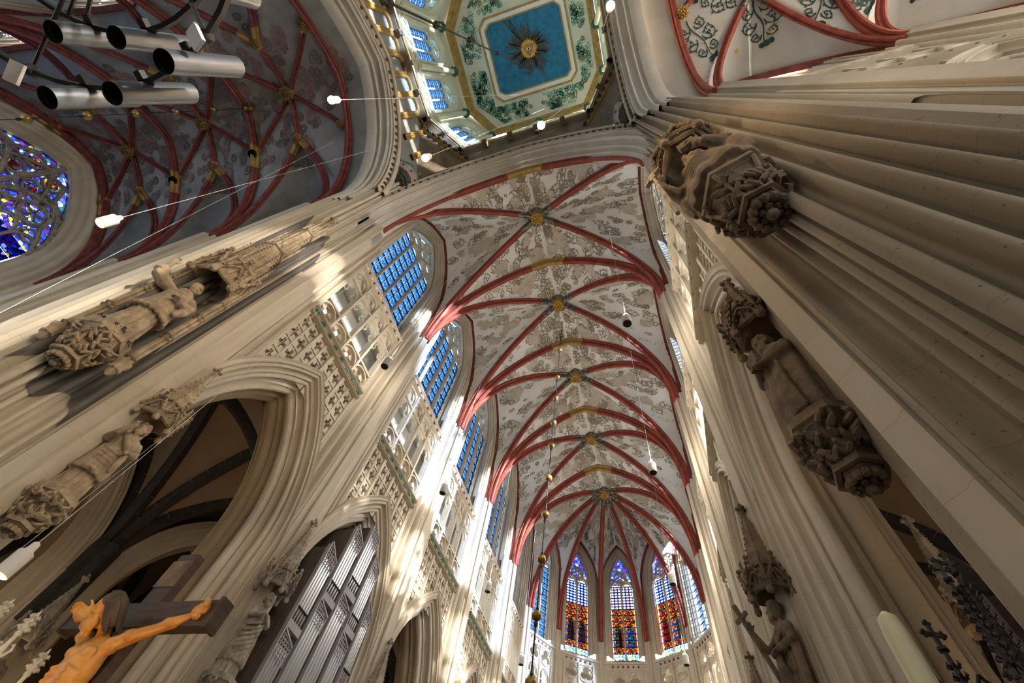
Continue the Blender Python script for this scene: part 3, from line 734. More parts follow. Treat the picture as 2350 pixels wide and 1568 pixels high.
# ================================================================ CROSSING
CC = V((0, -6.3, 0))
mat_leafcap = mat('dark_green_leaf_carving', (.03, .05, .04), (.07, .07, .055), 8)
def Mc(k): return Matrix.Translation(CC) @ Matrix.Rotation(k*PI/2, 4, 'Z')      # 0 east, 1 north, 2 west, 3 south
PPT = [(5.10, .34, 0), (5.06, .08, 0), (5.12, -.13, 0), (5.18, -.14, .06), (5.22, -.27, 0), (5.17, -.28, -.04), (5.18, -.37, 0), (5.25, -.38, .05), (5.28, -.50, 0), (5.31, -.52, 0), (5.31, -.60, 0), (5.22, -.62, -.04), (5.21, -.71, 0), (5.28, -.73, .04), (5.26, -.82, 0), (5.17, -.84, -.04), (5.14, -.93, 0), (5.21, -.95, .03), (5.17, -1.01, 0), (5.09, -1.02, -.035), (5.08, -1.11, 0), (5.16, -1.12, .03), (5.16, -1.17, 0), (5.06, -1.17, -.04), (5.09, -1.29, 0), (5.18, -1.24, .04), (5.23, -1.31, 0), (5.20, -1.38, -.035), (5.28, -1.43, 0), (5.34, -1.35, .04), (5.43, -1.37, 0), (5.41, -1.46, -.04), (5.50, -1.50, 0), (5.55, -1.41, .05), (5.68, -1.44, 0), (5.66, -1.53, -.04), (5.75, -1.57, 0), (5.80, -1.49, .04), (5.89, -1.52, 0), (5.88, -1.62, -.03), (5.95, -1.66, 0), (6.03, -1.72, 0), (6.25, -1.70, 0)]
PP = mould(PPT, 6)
def crossing_pier(sx, sy, label, m, mw):
    p = struct('pillar', label)
    f = lambda q: (sx*q[0], (q[1] if sy > 0 else -12.6-q[1]))
    poly = [f(q) for q in PP]; back = [f(q) for q in ((6.4, -1.5), (7.35, -1.22), (7.35, .2), (5.75, .5))]
    mb = MB(); mb.grid([[V((*q, 0)) for q in poly], [V((*q, 22.6)) for q in poly]])
    mb.extrude(poly[-1:]+back+poly[:1], 0, 22.6)
    part('pier_shafts', mb, m, p); return p
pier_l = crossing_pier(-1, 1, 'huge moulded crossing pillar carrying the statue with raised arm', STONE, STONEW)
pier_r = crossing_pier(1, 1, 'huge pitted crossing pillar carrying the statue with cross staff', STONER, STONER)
crossing_pier(-1, -1, 'crossing pillar between nave and the dark painted transept', STONE, STONEW)
crossing_pier(1, -1, 'crossing pillar between nave and the pale painted transept', STONE, STONEW)
def crossing_arch(k, h, dist, zs, rise, label, studs=True):
    """k quarter turn; inner edge at +dist from the crossing centre"""
    w = struct('trim_%d' % (k+1), label); M = Mc(k)
    arch = arch2(h, zs, rise, 16)
    inner = [(0.30, -.06), (0, 0), (-.21, -.06)]+[(y, -r) for r, y in []]
    pr = mould([(y-.08, -(x-5.06), s_) for x, y, s_ in PPT[:15]]+[(-.96, -.25, 0)], 6)
    mb = MB(); mb.sweep([(-h, dist, 17.5)]+[(u, dist, z) for u, z in arch]+[(h, dist, 17.5)], pr, (0, 1, 0))
    part('arch_moulding', mb, STONEW, w).matrix_world = M
    pr2 = mould([(-.80, -.16, 0), (-.82, -.28, .05), (-.92, -.34, 0), (-.95, -.30, -.04), (-1.0, -.38, 0), (-.96, -.43, 0), (-.99, -.53, .03), (-1.05, -.57, 0), (-1.09, -.55, -.03), (-1.14, -.66, 0), (-1.12, -.76, 0), (-.9, -.8, 0)], 5)
    up = [(u, z) for u, z in arch if z > zs+.6]
    mb = MB(); mb.sweep([(u, dist, z) for u, z in up], pr2, (0, 1, 0)); o = part('outer_moulding', mb, STONE, w); o.matrix_world = M
    R = (h*h+rise*rise)/(2*h); n = 0
    L = 0
    sb = MB()
    for k2 in range(6): sb.ball((.045*math.cos(k2*PI/3), .045*math.sin(k2*PI/3), 0), .045, 5, 3)
    me = sb.mesh('moulding_flower', CARVEDD, True)
    path = resamp([V((u, dist-1.0, z)) for u, z in up], 40)
    for i, q in enumerate(path[1:-1]):
        t = (path[i+2]-path[i]).normalized(); nrm = V((0, 1, 0)).cross(t)
        link('moulding_flower', me, o, loc=q-nrm*.49)
    # wall above the arch up to the lantern rim
    mb = MB()
    a = arch2(h+.6, zs, rise+.7, 16); a = [q for q in a if q[1] > zs+1]
    mb.grid([[V((u, 5.32, z)) for u, z in a], [V((max(-5.4, min(5.4, u)), 5.32, 29.3)) for u, z in a]])
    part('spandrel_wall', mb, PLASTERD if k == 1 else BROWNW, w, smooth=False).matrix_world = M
    mb = MB()
    for j in range(11 if k % 2 else 0):       # small blind arches above
        uc = -4.75+.95*j; zb = min(28.2, max(25.0, arch_z(uc, h+.6, zs, rise+.7)-.3)) if abs(uc) < h+.5 else 24.5
        top = 28.45
        if top-zb < .2: zb = top-.25
        pts = [(uc-.42, zb)]+[(uc+u, z) for u, z in arch2(.42, top-.42, .40, 5)]+[(uc+.42, zb)]
        mb.sweep([(u, 5.28, z) for u, z in pts], mould([(.06, -.05, 0), (-.12, -.05, -.03), (-.12, .03, .03), (.02, .10, 0)], 3), (0, 1, 0))
    if mb.v: part('blind_arcade', mb, OCHRE, w).matrix_world = M
    return w
crossing_arch(0, 5.06, 6.38, 18.5, 7.9, 'moulded stone arch opening from the crossing into the choir')
crossing_arch(1, 4.60, 6.03, 18.5, 6.5, 'moulded stone arch opening into the dark painted transept')
crossing_arch(2, 5.06, 6.38, 18.5, 7.9, 'moulded stone arch opening from the crossing into the nave')
crossing_arch(3, 4.60, 6.03, 18.5, 6.5, 'moulded stone arch opening into the pale painted transept')
# ---- capitals on the noses of the crossing pillars
def capital(x, y, rz):
    p = struct('trim_capital', 'painted polygonal capital high on a crossing pillar', loc=(x, y, 22.0))
    mb = MB().lathe([(.30, -.1), (.34, .02), (.44, .30), (.62, .46)], 12)
    for k in range(16):
        a = 2*PI*k/16
        for r, z, s in ((.38, .0, .10), (.47, .16, .10)): mb.ball((r*math.cos(a+z), r*math.sin(a+z), z), s, 6, 4)
    part('capital_leaves', mb, mat_leafcap, p)
    part('capital_abacus', MB().lathe([(.56, .42), (.62, .46), (.62, .54), (.70, .58)], 10), ROSE, p, smooth=False)
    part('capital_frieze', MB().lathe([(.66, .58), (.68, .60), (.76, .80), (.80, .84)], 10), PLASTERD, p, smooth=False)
    part('capital_rim', MB().lathe([(.80, .84), (.86, .90), (.84, .98), (.4, 1.02)], 10), TEAL, p, smooth=False)
    for k in range(10):
        a = 2*PI*(k+.5)/10; sb = MB().ball((0, 0, 0), .06, 6, 4)
        part('frieze_flower', sb, CARVEDD, p, loc=(.70*math.cos(a), .70*math.sin(a), .70))
for sx in (-1, 1):
    for y in (-1.32, -11.28): capital(sx*5.28, y, 0)
# ---- lantern
OX, OY = 5.1, 4.75; OC = [(5.1, -2.75), (5.1, 2.75), (3.65, 4.75), (-3.65, 4.75), (-5.1, 2.75), (-5.1, -2.75), (-3.65, -4.75), (3.65, -4.75)]
OC = [V((x, y+CC.y, 0)) for x, y in OC]
lan = struct('wall_lantern', 'cream octagonal lantern walls with blue windows above the crossing')
ceil_l = struct('ceiling_lantern', 'painted lantern ceiling of green scrolls around a blue square with an eye')
def octring(prof, m, name, parent):     # prof: (inward offset, z)
    mb = MB(); rows = []
    for off, z in prof:
        row = []
        for p in OC:
            d = V((p.x-CC.x, p.y-CC.y, 0)); k = 1-off/5.0; row.append(V((CC.x+d.x*k, CC.y+d.y*k, z)))
        rows.append(row)
    mb.grid([[r[j] for r in rows] for j in range(8)]+[[r[0] for r in rows]]); part(name, mb, m, parent, smooth=False)
octring([(-.6, 27.7), (-.3, 28.5), (.02, 28.8), (.04, 28.9)], BROWNW, 'coved_soffit', lan)
octring([(.04, 28.9), (.10, 28.92), (.10, 29.0), (.0, 29.03), (0.02, 29.1), (-.05, 29.14)], OCHRE, 'rim_moulding', lan)
octring([(-.05, 29.14), (-.10, 29.45)], PLASTER, 'rim_band', lan)
octring([(.02, 29.45), (.10, 29.5), (.10, 29.62), (0, 29.66), (0, 30.6), (.06, 30.64), (.06, 30.74), (-.15, 30.8)], CREAM, 'balustrade', lan)
mb = MB(); sqo = [V((CC.x+x*7.2, CC.y+y*7.2, 29.2)) for x, y in ((1, -.5), (1, .5), (.7, 1), (-.7, 1), (-1, .5), (-1, -.5), (-.7, -1), (.7, -1))]
mb.grid([[V((p.x, p.y, 29.2)) for p in OC], sqo], True); part('lantern_floor', mb, BROWNW, lan, smooth=False)
for sx in (-1, 1):
    for sy in (-1, 1):
        a, b = V((sx*5.35, CC.y+sy*3.0, 27.9)), V((sx*3.3, CC.y+sy*5.35, 27.9)); mb = MB(); dn = (b-a).normalized(); mb.sweep([a, b], [(0, -.16), (.10, -.16), (.10, -.05), (.18, 0), (.18, .12), (0, .16)], (0, 0, 1), closed=True); o = part('squinch_beam', mb, OCHRE, lan, smooth=False)
        lf = MB()
        for k in range(9): q = lerp(a, b, (k+.5)/9)-V((sx*.1, sy*.1, .02)); lf.ball(q, .11, 6, 4); lf.ball(q+dn*.12+V((0, 0, .06)), .07, 5, 3)
        part('squinch_leaves', lf, mat_leafcap, lan)
        mb = MB(); mb.add([a+V((0, 0, .1)), b+V((0, 0, .1)), V((sx*5.6, CC.y+sy*5.6, 24.0))], [(0, 1, 2)]); part('squinch_panel', mb, BROWNW, lan, smooth=False)
ribb = MB(); ribb.ball((0, 0, -.05), .10, 6, 4); ribb.box(-.12, .12, -.35, .05, 0, .55)
ME_CORB = ribb.mesh('corbel_head', CARVEDD)
for i in range(8):
    a, b = OC[i], OC[(i+1) % 8]; n = max(2, int((b-a).length/1.35)); inn = (CC-(a+b)/2); inn.z = 0; inn.normalize()
    ang = math.atan2(-inn.y, -inn.x)-PI/2
    for k in range(n+1):
        q = lerp(a, b, k/n); link('corbel_head', ME_CORB, lan, M=Matrix.Translation((q.x-inn.x*.12, q.y-inn.y*.12, 28.25)) @ Matrix.Rotation(ang, 4, 'Z'))
    # balustrade guilloche
    mb = MB(); d = (b-a).normalized(); L = (b-a).length; m = max(3, int(L/.5))
    for sgn in (-1, 1):
        pts = [a+d*(L*t/(m*6))+inn*.03+V((0, 0, 30.12+sgn*.36*math.sin(PI*t/6))) for t in range(m*6+1)]
        mb.tube(pts, .045, 5)
    part('guilloche', mb, CREAM, lan)
    # wall with windows
    L2 = L/2; M = Matrix.Translation(((a.x+b.x)/2, (a.y+b.y)/2, 0)) @ Matrix.Rotation(ang, 4, 'Z')
    nw = 2 if L > 4 else 1; wu = [-L/4, L/4] if nw == 2 else [0]
    mb = MB(); hw = L/nw/2; hh = hw*.72
    for uc in wu:
        t = MB(); wall_with_arch(t, -hw, hw, 30.7, 40.5, hh, 35.6, 2.1, .15); mb.add([(v[0]+uc, v[1], v[2]) for v in t.v], t.f)
    part('lantern_wall', mb, CREAM, lan, smooth=False).matrix_world = M
    for uc in wu:
        WN[0] += 1; w = struct('window_%d' % WN[0], 'blue lantern window on a %s side of the octagon above the crossing' % ('wide' if nw == 2 else 'narrow'))
        Mw = M @ Matrix.Translation((uc, 0, 0))
        mb = MB(); path = [(-hh, .15, 31.0)]+[(u, .15, z) for u, z in arch2(hh, 35.6, 2.1, 8)]+[(hh, .15, 31.0)]
        mb.sweep(path, mould([(-.12, -.12, -.03), (-.08, 0, .03), (.1, .06, -.03), (.2, .12, 0), (.45, .12, 0)], 3), (0, 1, 0))
        for s in (-1, 1): mb.box(s*hh/3-.05, s*hh/3+.05, .35, .52, 31, 35.9)
        mb.box(-hh, hh, .3, .55, 30.9, 31.15)
        for j in range(3):
            bar(mb, [(-hh*2/3+hh*2/3*j+u, z) for u, z in arch2(hh/3, 35.3, .4, 4)], .43, .06, .08); ring(mb, -hh*.5+hh*.5*j, 36.1, .26, .43, .05, .07, 10)
        for s in (-1, 1): bar(mb, [(s*hh*.33, 35.7), (s*hh*.1, 36.5), (s*.0, 37.4)], .43, .05, .07); bar(mb, [(s*hh*.33, 35.7), (s*hh*.62, 36.2), (s*hh*.5, 36.8)], .43, .05, .07)
        part('window_surround', mb, CREAM, w).matrix_world = Mw
        mb = MB().box(-hh/3+.02, hh/3-.02, -.005, .005, -.44, .44); me = mb.mesh('pane', GBLUE if (a+b).x < 3 else GCLEAR)
        for j in range(3):
            for k in range(5): link('pane', me, w, M=Mw @ Matrix.Translation((-hh*2/3+hh*2/3*j, .46, 31.6+.9*k)))
        mb = MB()
        for k in range(11): mb.box(-hh, hh, .445, .475, 31.15+.45*k-.012, 31.15+.45*k+.012)
        part('saddle_bars', mb, LEAD, w).matrix_world = Mw
        link('head_pane', MB().cap([V((u, .47, z)) for u, z in arch2(hh, 35.6, 2.0, 8)]).mesh('head_pane', GBLUE), w, M=Mw)
    sh = MB().tube([(0, 0, 30.7), (0, 0, 38.4)], .16, 8); part('corner_shaft', sh, CREAM, lan, loc=a+inn*.02)
    cp = MB().lathe([(.17, 38.2), (.24, 38.35), (.34, 38.6), (.30, 38.62)], 8, None)
    for k in range(8): cp.ball((.27*math.cos(k*PI/4), .27*math.sin(k*PI/4), 38.5), .09, 5, 3)
    part('corner_capital', cp, GREENL, lan, loc=(a.x, a.y, 0))
    if nw == 2:
        mid = (a+b)/2; part('middle_shaft', MB().tube([(0, 0, 30.7), (0, 0, 38.4)], .16, 8), CREAM, lan, loc=mid)
        link('middle_capital', bpy.data.meshes['corner_capital'], lan, loc=(mid.x, mid.y, 0))
octring([(-.1, 39.8), (.10, 39.95), (.10, 40.08), (.05, 40.12), (.22, 40.3), (.22, 40.42), (.36, 40.5)], OCHRE, 'ceiling_cornice', ceil_l)
ZC = 40.5
part('ceiling_field', MB().cap([V((CC.x+(p.x-CC.x)*1.0, CC.y+(p.y-CC.y)*1.0, ZC)) for p in OC]), mat('pale_cream_ceiling', (.74, .72, .60), (.66, .65, .54), .8), ceil_l, smooth=False)
def chsq(hx, hy, c): return [(-hx+c, -hy), (hx-c, -hy), (hx, -hy+c), (hx, hy-c), (hx-c, hy), (-hx+c, hy), (-hx, hy-c), (-hx, -hy+c)]
SQC = V((.22, -6.25))
def framesq(h0, h1, z, m, name):
    mb = MB(); A = chsq(2.68+h0, 2.26+h0, .34+h0*.4); B = chsq(2.68+h1, 2.26+h1, .34+h1*.4)
    mb.grid([[V((SQC.x+x, SQC.y+y, z)) for x, y in A], [V((SQC.x+x, SQC.y+y, z-.02)) for x, y in B], [V((SQC.x+x, SQC.y+y, ZC)) for x, y in B]], True); part(name, mb, m, ceil_l, smooth=False)
framesq(0, .10, ZC-.05, OCHRE, 'inner_gilt_frame'); framesq(.10, .36, ZC-.03, PLASTER, 'white_frame'); framesq(.36, .50, ZC-.05, OCHRE, 'outer_gilt_frame')
part('blue_square', MB().cap([V((SQC.x+x, SQC.y+y, ZC-.03)) for x, y in chsq(2.68, 2.26, .34)]), BLUEP, ceil_l, smooth=False)
# rays, sun and eye painted on the blue square
rr = random.Random(3); mb = MB(); ec = V((SQC.x+.05, SQC.y-.10))
for g in range(22):
    ang = 2*PI*g/22+rr.uniform(-.1, .1); L = rr.choice([1.0, 1.3, 1.6, 2.3, 1.5])
    if 2.3 == L: L = 2.55 if abs(math.cos(ang)*math.sin(ang)) > .35 else 1.8
    for k in range(6):
        a2 = ang+(k-2.5)*.018*1.2; off = (k-2.5)*.045; dr = V((math.cos(a2), math.sin(a2))); nr = V((-dr.y, dr.x)); l2 = L*rr.uniform(.72, 1.0); w = .016
        p0 = ec+dr*.45+nr*off*.5; p1 = ec+dr*l2*1.1+nr*off
        p1.x = max(SQC.x-2.55, min(SQC.x+2.55, p1.x)); p1.y = max(SQC.y-2.15, min(SQC.y+2.15, p1.y))
        mb.add([V((*(p0-nr*w), ZC-.04)), V((*(p0+nr*w), ZC-.04)), V((*(p1+nr*w*1.6), ZC-.04)), V((*(p1-nr*w*1.6), ZC-.04))], [(0, 1, 2, 3)])
part('painted_rays', mb, RAYP, ceil_l, smooth=False, kind='stuff')
pts = []
for k in range(56):
    r = .62 if k % 2 else .50+.0*k; r *= rr.uniform(.92, 1.12) if k % 2 else 1
    pts.append(V((ec.x+r*math.cos(2*PI*k/56), ec.y+r*math.sin(2*PI*k/56), ZC-.045)))
part('painted_sun', MB().cap(pts), SUNP, ceil_l, smooth=False)
def flat(name, pts, m, z): part(name, MB().cap([V((x, y, z)) for x, y in pts]), m, ceil_l, smooth=False)
def tri(r, c): return [(c.x+r*math.cos(PI/2+k*2*PI/3), c.y+r*math.sin(PI/2+k*2*PI/3)) for k in range(3)]
mtri = mat('eye_triangle_paint', (.42, .26, .14), (.30, .18, .10), 3)
flat('triangle_outline', tri(.50, ec), RAYP, ZC-.05); flat('triangle', tri(.455, ec), mtri, ZC-.055)
el = lambda rx, ry, n=14: [(ec.x+rx*math.cos(2*PI*k/n), ec.y+ry*math.sin(2*PI*k/n)) for k in range(n)]
flat('eye_white', el(.16, .085), PLASTER, ZC-.06); flat('iris', el(.07, .07), RAYP, ZC-.065)
# ================================================================ TRANSEPTS
TH = 5.1; TZ = 25.3; TSP = 18.7; FZ = 24.45
def tprof(v): return arch_z(min(TH, abs(v)), TH, TSP, TZ-TSP)
def tform(u):   # lateral cell over one bay
    u = min(2.5, abs(u)); return arch_z(u, 2.5, TSP+1.6, FZ-TSP-1.6) if u < 2.5 else TSP
def tz(x, v):
    xc = 7.71+BAY*(math.floor((abs(x)-7.71)/BAY)+.5) if abs(x) > 7.71 else 7.71-BAY/2
    z = tprof(v)
    if abs(x) > 7.71: z = max(z, tform(abs(x)-xc))
    return z
ME_BOSSD = boss_mesh(.34, mat('tarnished_gilding', (.34, .21, .05), (.14, .09, .03), 9, rough=.5, metal=.3))
def transept(s, ceil, wall, ribm, gk):
    X0, X1 = 6.2, 23.2
    mb = MB(); nx = 120; nv = 60
    xs = [X0+(X1-X0)*i/nx for i in range(nx+1)]; vv = [-TH+2*TH*j/nv for j in range(nv+1)]
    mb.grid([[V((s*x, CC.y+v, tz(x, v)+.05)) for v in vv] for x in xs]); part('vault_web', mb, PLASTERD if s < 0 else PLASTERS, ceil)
    def surf_rib(name, p, q, sc=.85, m=ribm, n=16, collar=0):
        path = []
        for i in range(n+1):
            t = i/n; x = p[0]+(q[0]-p[0])*t; v = p[1]+(q[1]-p[1])*t; path.append(V((s*x, CC.y+v, tz(x, v)-.02)))
        # smooth the profile so the rib does not show the facets of the groin
        for _ in range(2):
            path = [path[0]]+[V((b.x, b.y, (a.z+2*b.z+c.z)/4)) for a, b, c in zip(path, path[1:], path[2:])]+[path[-1]]
        rib(name, path, m, ceil, sc)
        if collar:
            for e in (path[:2]+[lerp(path[1], path[2], .4)], [lerp(path[-3], path[-2], .6)]+path[-2:]):
                if e[1].z > 22.5: rib('gilt_collar', e, OCHRE if s < 0 else BANDC, ceil, sc*1.05)
    for k in range(3):
        xc = 7.71+BAY*(k+.5)
        for sg in (-1, 1):
            surf_rib('ridge_rib', (xc, 0), (xc, sg*2.05), .62, collar=1)
            for dx in (-1, 1):
                surf_rib('star_rib', (xc, 0), (xc+dx*2.57, sg*2.05), .62, collar=1)
                c = arc3((s*(xc+dx*2.50), CC.y+sg*(TH-.15), TSP), (s*xc, CC.y+sg*2.05, 24.42), 14)
                rib('tierceron_rib', c, ribm, ceil, .72); rib('gilt_collar', [lerp(c[-3], c[-2], .4)]+c[-2:], OCHRE if s < 0 else BANDC, ceil, .76)
    for k in range(1, 4):
        x = 7.71+BAY*k
        a = [V((s*x, CC.y+u, z)) for u, z in arch2(TH-.15, TSP, TZ-TSP, 14)]
        rib('transverse_rib', a, ribm, ceil, .8)
        for c in (a[9:12], a[-12:-9]): rib('gilt_collar', c, OCHRE if s < 0 else BANDC, ceil, .86)
    a = [V((s*7.45, CC.y+u, z)) for u, z in arch2(TH-.15, TSP, TZ-TSP, 14)]; rib('transverse_rib', a, ribm, ceil, .8)
    for k in range(3):
        xc = 7.71+BAY*(k+.5)
        for q in [(xc, 0), (xc, 2.05), (xc, -2.05), (xc+2.57, 2.05), (xc+2.57, -2.05), (xc-2.57, 2.05), (xc-2.57, -2.05)]:
            big = q[1] == 0
            link('boss', ME_BOSSD if s < 0 else ME_BOSS, ceil, M=Matrix.Translation((s*q[0], CC.y+q[1], tz(*q)-.30)) @ Matrix.Diagonal((.95 if big else .62,)*3+(1,)))
    # walls
    for k in range(3):
        xc = s*(7.71+BAY*(k+.5)); nm = 'dark' if s < 0 else 'pale'
        bay(wall, Matrix.Translation((xc, -1.2, 0)), gk, k < 2, 'east window of the %s transept, %s from the crossing' % (nm, ORD[k]))
        bay(wall, Matrix.Translation((xc, -11.4, 0)) @ Matrix.Rotation(PI, 4, 'Z'), gk, False, 'west window of the %s transept, %s from the crossing' % (nm, ORD[k]))
        # (walls of both transepts share the choir elevation)
    for k in range(0, 3):
        x = s*(7.71+BAY*k)
        for M in (Matrix.Translation((x, -1.2, 0)), Matrix.Translation((x, -11.4, 0)) @ Matrix.Rotation(PI, 4, 'Z')):
            link('wall_shafts', ME_PIER, wall, M=M); link('upper_shafts', ME_PTOP, wall, M=M); link('wall_pier', ME_PCORE, wall, M=M)
    fw = MB()
    for k in range(3):
        xc = 7.71+BAY*(k+.5)
        for sg in (-1, 1):
            h = stilt(2.48, TSP, TSP+1.6, FZ, 12); f = [V((s*xc+u, CC.y+sg*(TH-.02), z)) for u, z in h]; f += [V((s*xc-u, CC.y+sg*(TH-.02), z)) for u, z in h[::-1][1:]]
            mb = MB(); mb.sweep(f, [(-.12, -.12), (.12, -.12), (.12, .06), (-.12, .06)], (0, 1, 0), closed=True); part('wall_rib', mb, REDD, ceil)
ceil_n = struct('ceiling_transept', 'dim star vault with maroon ribs, gilt bosses and faded flowers')
ceil_s = struct('ceiling_transept', 'pale star vault with red ribs and dark green vine painting')
wall_n = struct('wall_transept', 'walls of the transept under the dim star vault')
wall_s = struct('wall_transept', 'walls of the transept under the pale star vault')
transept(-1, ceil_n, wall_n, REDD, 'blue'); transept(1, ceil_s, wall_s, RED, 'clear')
# end wall of the dark transept with its great window
def end_wall(s, wall, detail):
    M = Matrix.Translation((s*23.2, CC.y, 0)) @ Matrix.Rotation(PI/2 if s < 0 else -PI/2, 4, 'Z')
    h, zs, r = 3.4, 18.9, 5.2
    mb = MB(); wall_with_arch(mb, -5.6, 5.6, 12, 27, h+.2, zs, r+.2, .7); mb.box(-5.6, 5.6, .7, 1.2, 0, 12); part('end_wall', mb, STONE, wall, smooth=False).matrix_world = M
    mb = MB(); path = [(-h, 0, 12)]+[(u, 0, z) for u, z in arch2(h, zs, r, 16)]+[(h, 0, 12)]
    mb.sweep(path, mould([(-.05, -1.60, 0), (.0, -1.45, .05), (.06, -1.25, -.06), (.14, -1.1, .06), (.22, -.85, -.05), (.30, -.75, .05), (.38, -.5, -.06), (.46, -.4, .05), (.55, -.15, -.05), (.62, -.05, 0), (.9, 0, 0)], 5), (0, 1, 0))
    part('great_window_surround', mb, STONE, wall).matrix_world = M
    WN[0] += 1; w = struct('window_%d' % WN[0], 'great violet and blue stained window with flowing tracery at the transept end' if s < 0 else 'great window at the end of the pale transept')
    mb = MB(); d = .7
    for u in (-2.27, -1.13, 0, 1.13, 2.27): mb.box(u-.07, u+.07, d-.12, d+.1, 12, 20.3)
    bar(mb, [(0, 20), (0, 24.0)], d, .26, .14)
    for j in range(6): bar(mb, [(-2.83+1.133*j+u, z) for u, z in arch2(.56, 19.6, .8, 6)], d, .12, .1)
    for s2 in (-1, 1):
        bar(mb, [(s2*1.75+u, z) for u, z in arch2(1.7, 19.6, 2.7, 10)], d, .20, .14)
        ring(mb, s2*1.75, 21.2, .62, d, .15, .1, 18); ring(mb, s2*.62, 22.9, .42, d, .09, .1, 14); ring(mb, s2*.55, 21.9, .40, d, .09, .1, 14); ring(mb, s2*.6, 20.9, .38, d, .09, .1, 14); ring(mb, s2*2.7, 20.4, .36, d, .08, .1, 12); ring(mb, s2*1.2, 22.0, .34, d, .08, .1, 12); ring(mb, s2*2.15, 22.05, .28, d, .08, .1, 12)
        for k in range(5):
            a = 2*PI*k/5; ring(mb, s2*1.75+.32*math.cos(a), 21.2+.32*math.sin(a), .22, d, .05, .07, 9)
        bar(mb, [(s2*.1, 20.2), (s2*1.0, 20.9), (s2*1.3, 21.6), (s2*.9, 22.4), (s2*.1, 23.3)], d, .14, .12); bar(mb, [(s2*3.2, 20.2), (s2*2.5, 21.0), (s2*2.2, 21.8), (s2*1.4, 22.5), (s2*.9, 23.4)], d, .14, .12); bar(mb, [(s2*.1, 21.4), (s2*.8, 21.4), (s2*1.2, 20.6)], d, .07, .1)
    ring(mb, 0, 23.35, .3, d, .08, .1, 12)
    part('tracery', mb, CARVEDG, w).matrix_world = M
    part('head_pane', MB().cap([V((u, d+.05, z)) for u, z in arch2(h, zs+.9, r-.9, 16)]), GVIO, w, smooth=False).matrix_world = M
    for j in range(6):
        for k in range(10):
            if not detail and k: continue
            me = bpy.data.meshes.get('great_pane') or MB().box(-.54, .54, -.004, .004, -.38, .38).mesh('great_pane', GVIO)
            link('pane', me, w, M=M @ Matrix.Translation((-2.83+1.133*j, d+.05, 12.4+.78*k)))
    if detail:
        for u, z, r2 in ((.62, 22.9, .30), (.55, 21.9, .28), (-.62, 22.9, .3), (-.55, 21.9, .28)):
            part('glowing_pane', MB().cap([V((u+r2*math.cos(2*PI*k/10), d+.02, z+r2*math.sin(2*PI*k/10))) for k in range(10)]), GFIRE, w, smooth=False).matrix_world = M
end_wall(-1, wall_n, True)
sw = MB(); wall_with_arch(sw, -5.6, 5.6, 10, 27, 3.6, 18.9, 5.4, .3); sw.box(-5.6, 5.6, .3, .8, 0, 10)
ME = Matrix.Translation((23.2, CC.y, 0)) @ Matrix.Rotation(-PI/2, 4, 'Z'); part('end_wall', sw, STONE, wall_s, smooth=False).matrix_world = ME
WN[0] += 1; w = struct('window_%d' % WN[0], 'great milky window at the end of the pale transept, out of view')  # unseen window, given milky glass to throw soft light northward
mb = MB()
for u in (-2.4, -1.2, 0, 1.2, 2.4): mb.box(u-.07, u+.07, .3, .55, 10, 22.5)
part('mullions', mb, STONE, w, smooth=False).matrix_world = ME
for j in range(6): part('pane', MB().box(-.55, .55, .4, .41, 10, 19, M=Matrix.Translation((-3.0+1.2*j, 0, 0))), GMILK, w, smooth=False).matrix_world = ME
part('head_pane', MB().cap([V((u, .405, z)) for u, z in arch2(3.6, 18.95, 5.3, 12)]), GMILK, w, smooth=False).matrix_world = ME
mb = MB(); a = [(u, z) for u, z in arch2(TH-.1, TSP, TZ-TSP-.1, 14)]
mb.sweep([(-23.05, CC.y+u, z) for u, z in a], [(-.15, -.2), (.15, -.2), (.15, .1), (-.15, .1)], (1, 0, 0), closed=True); part('wall_rib', mb, REDD, ceil_n)

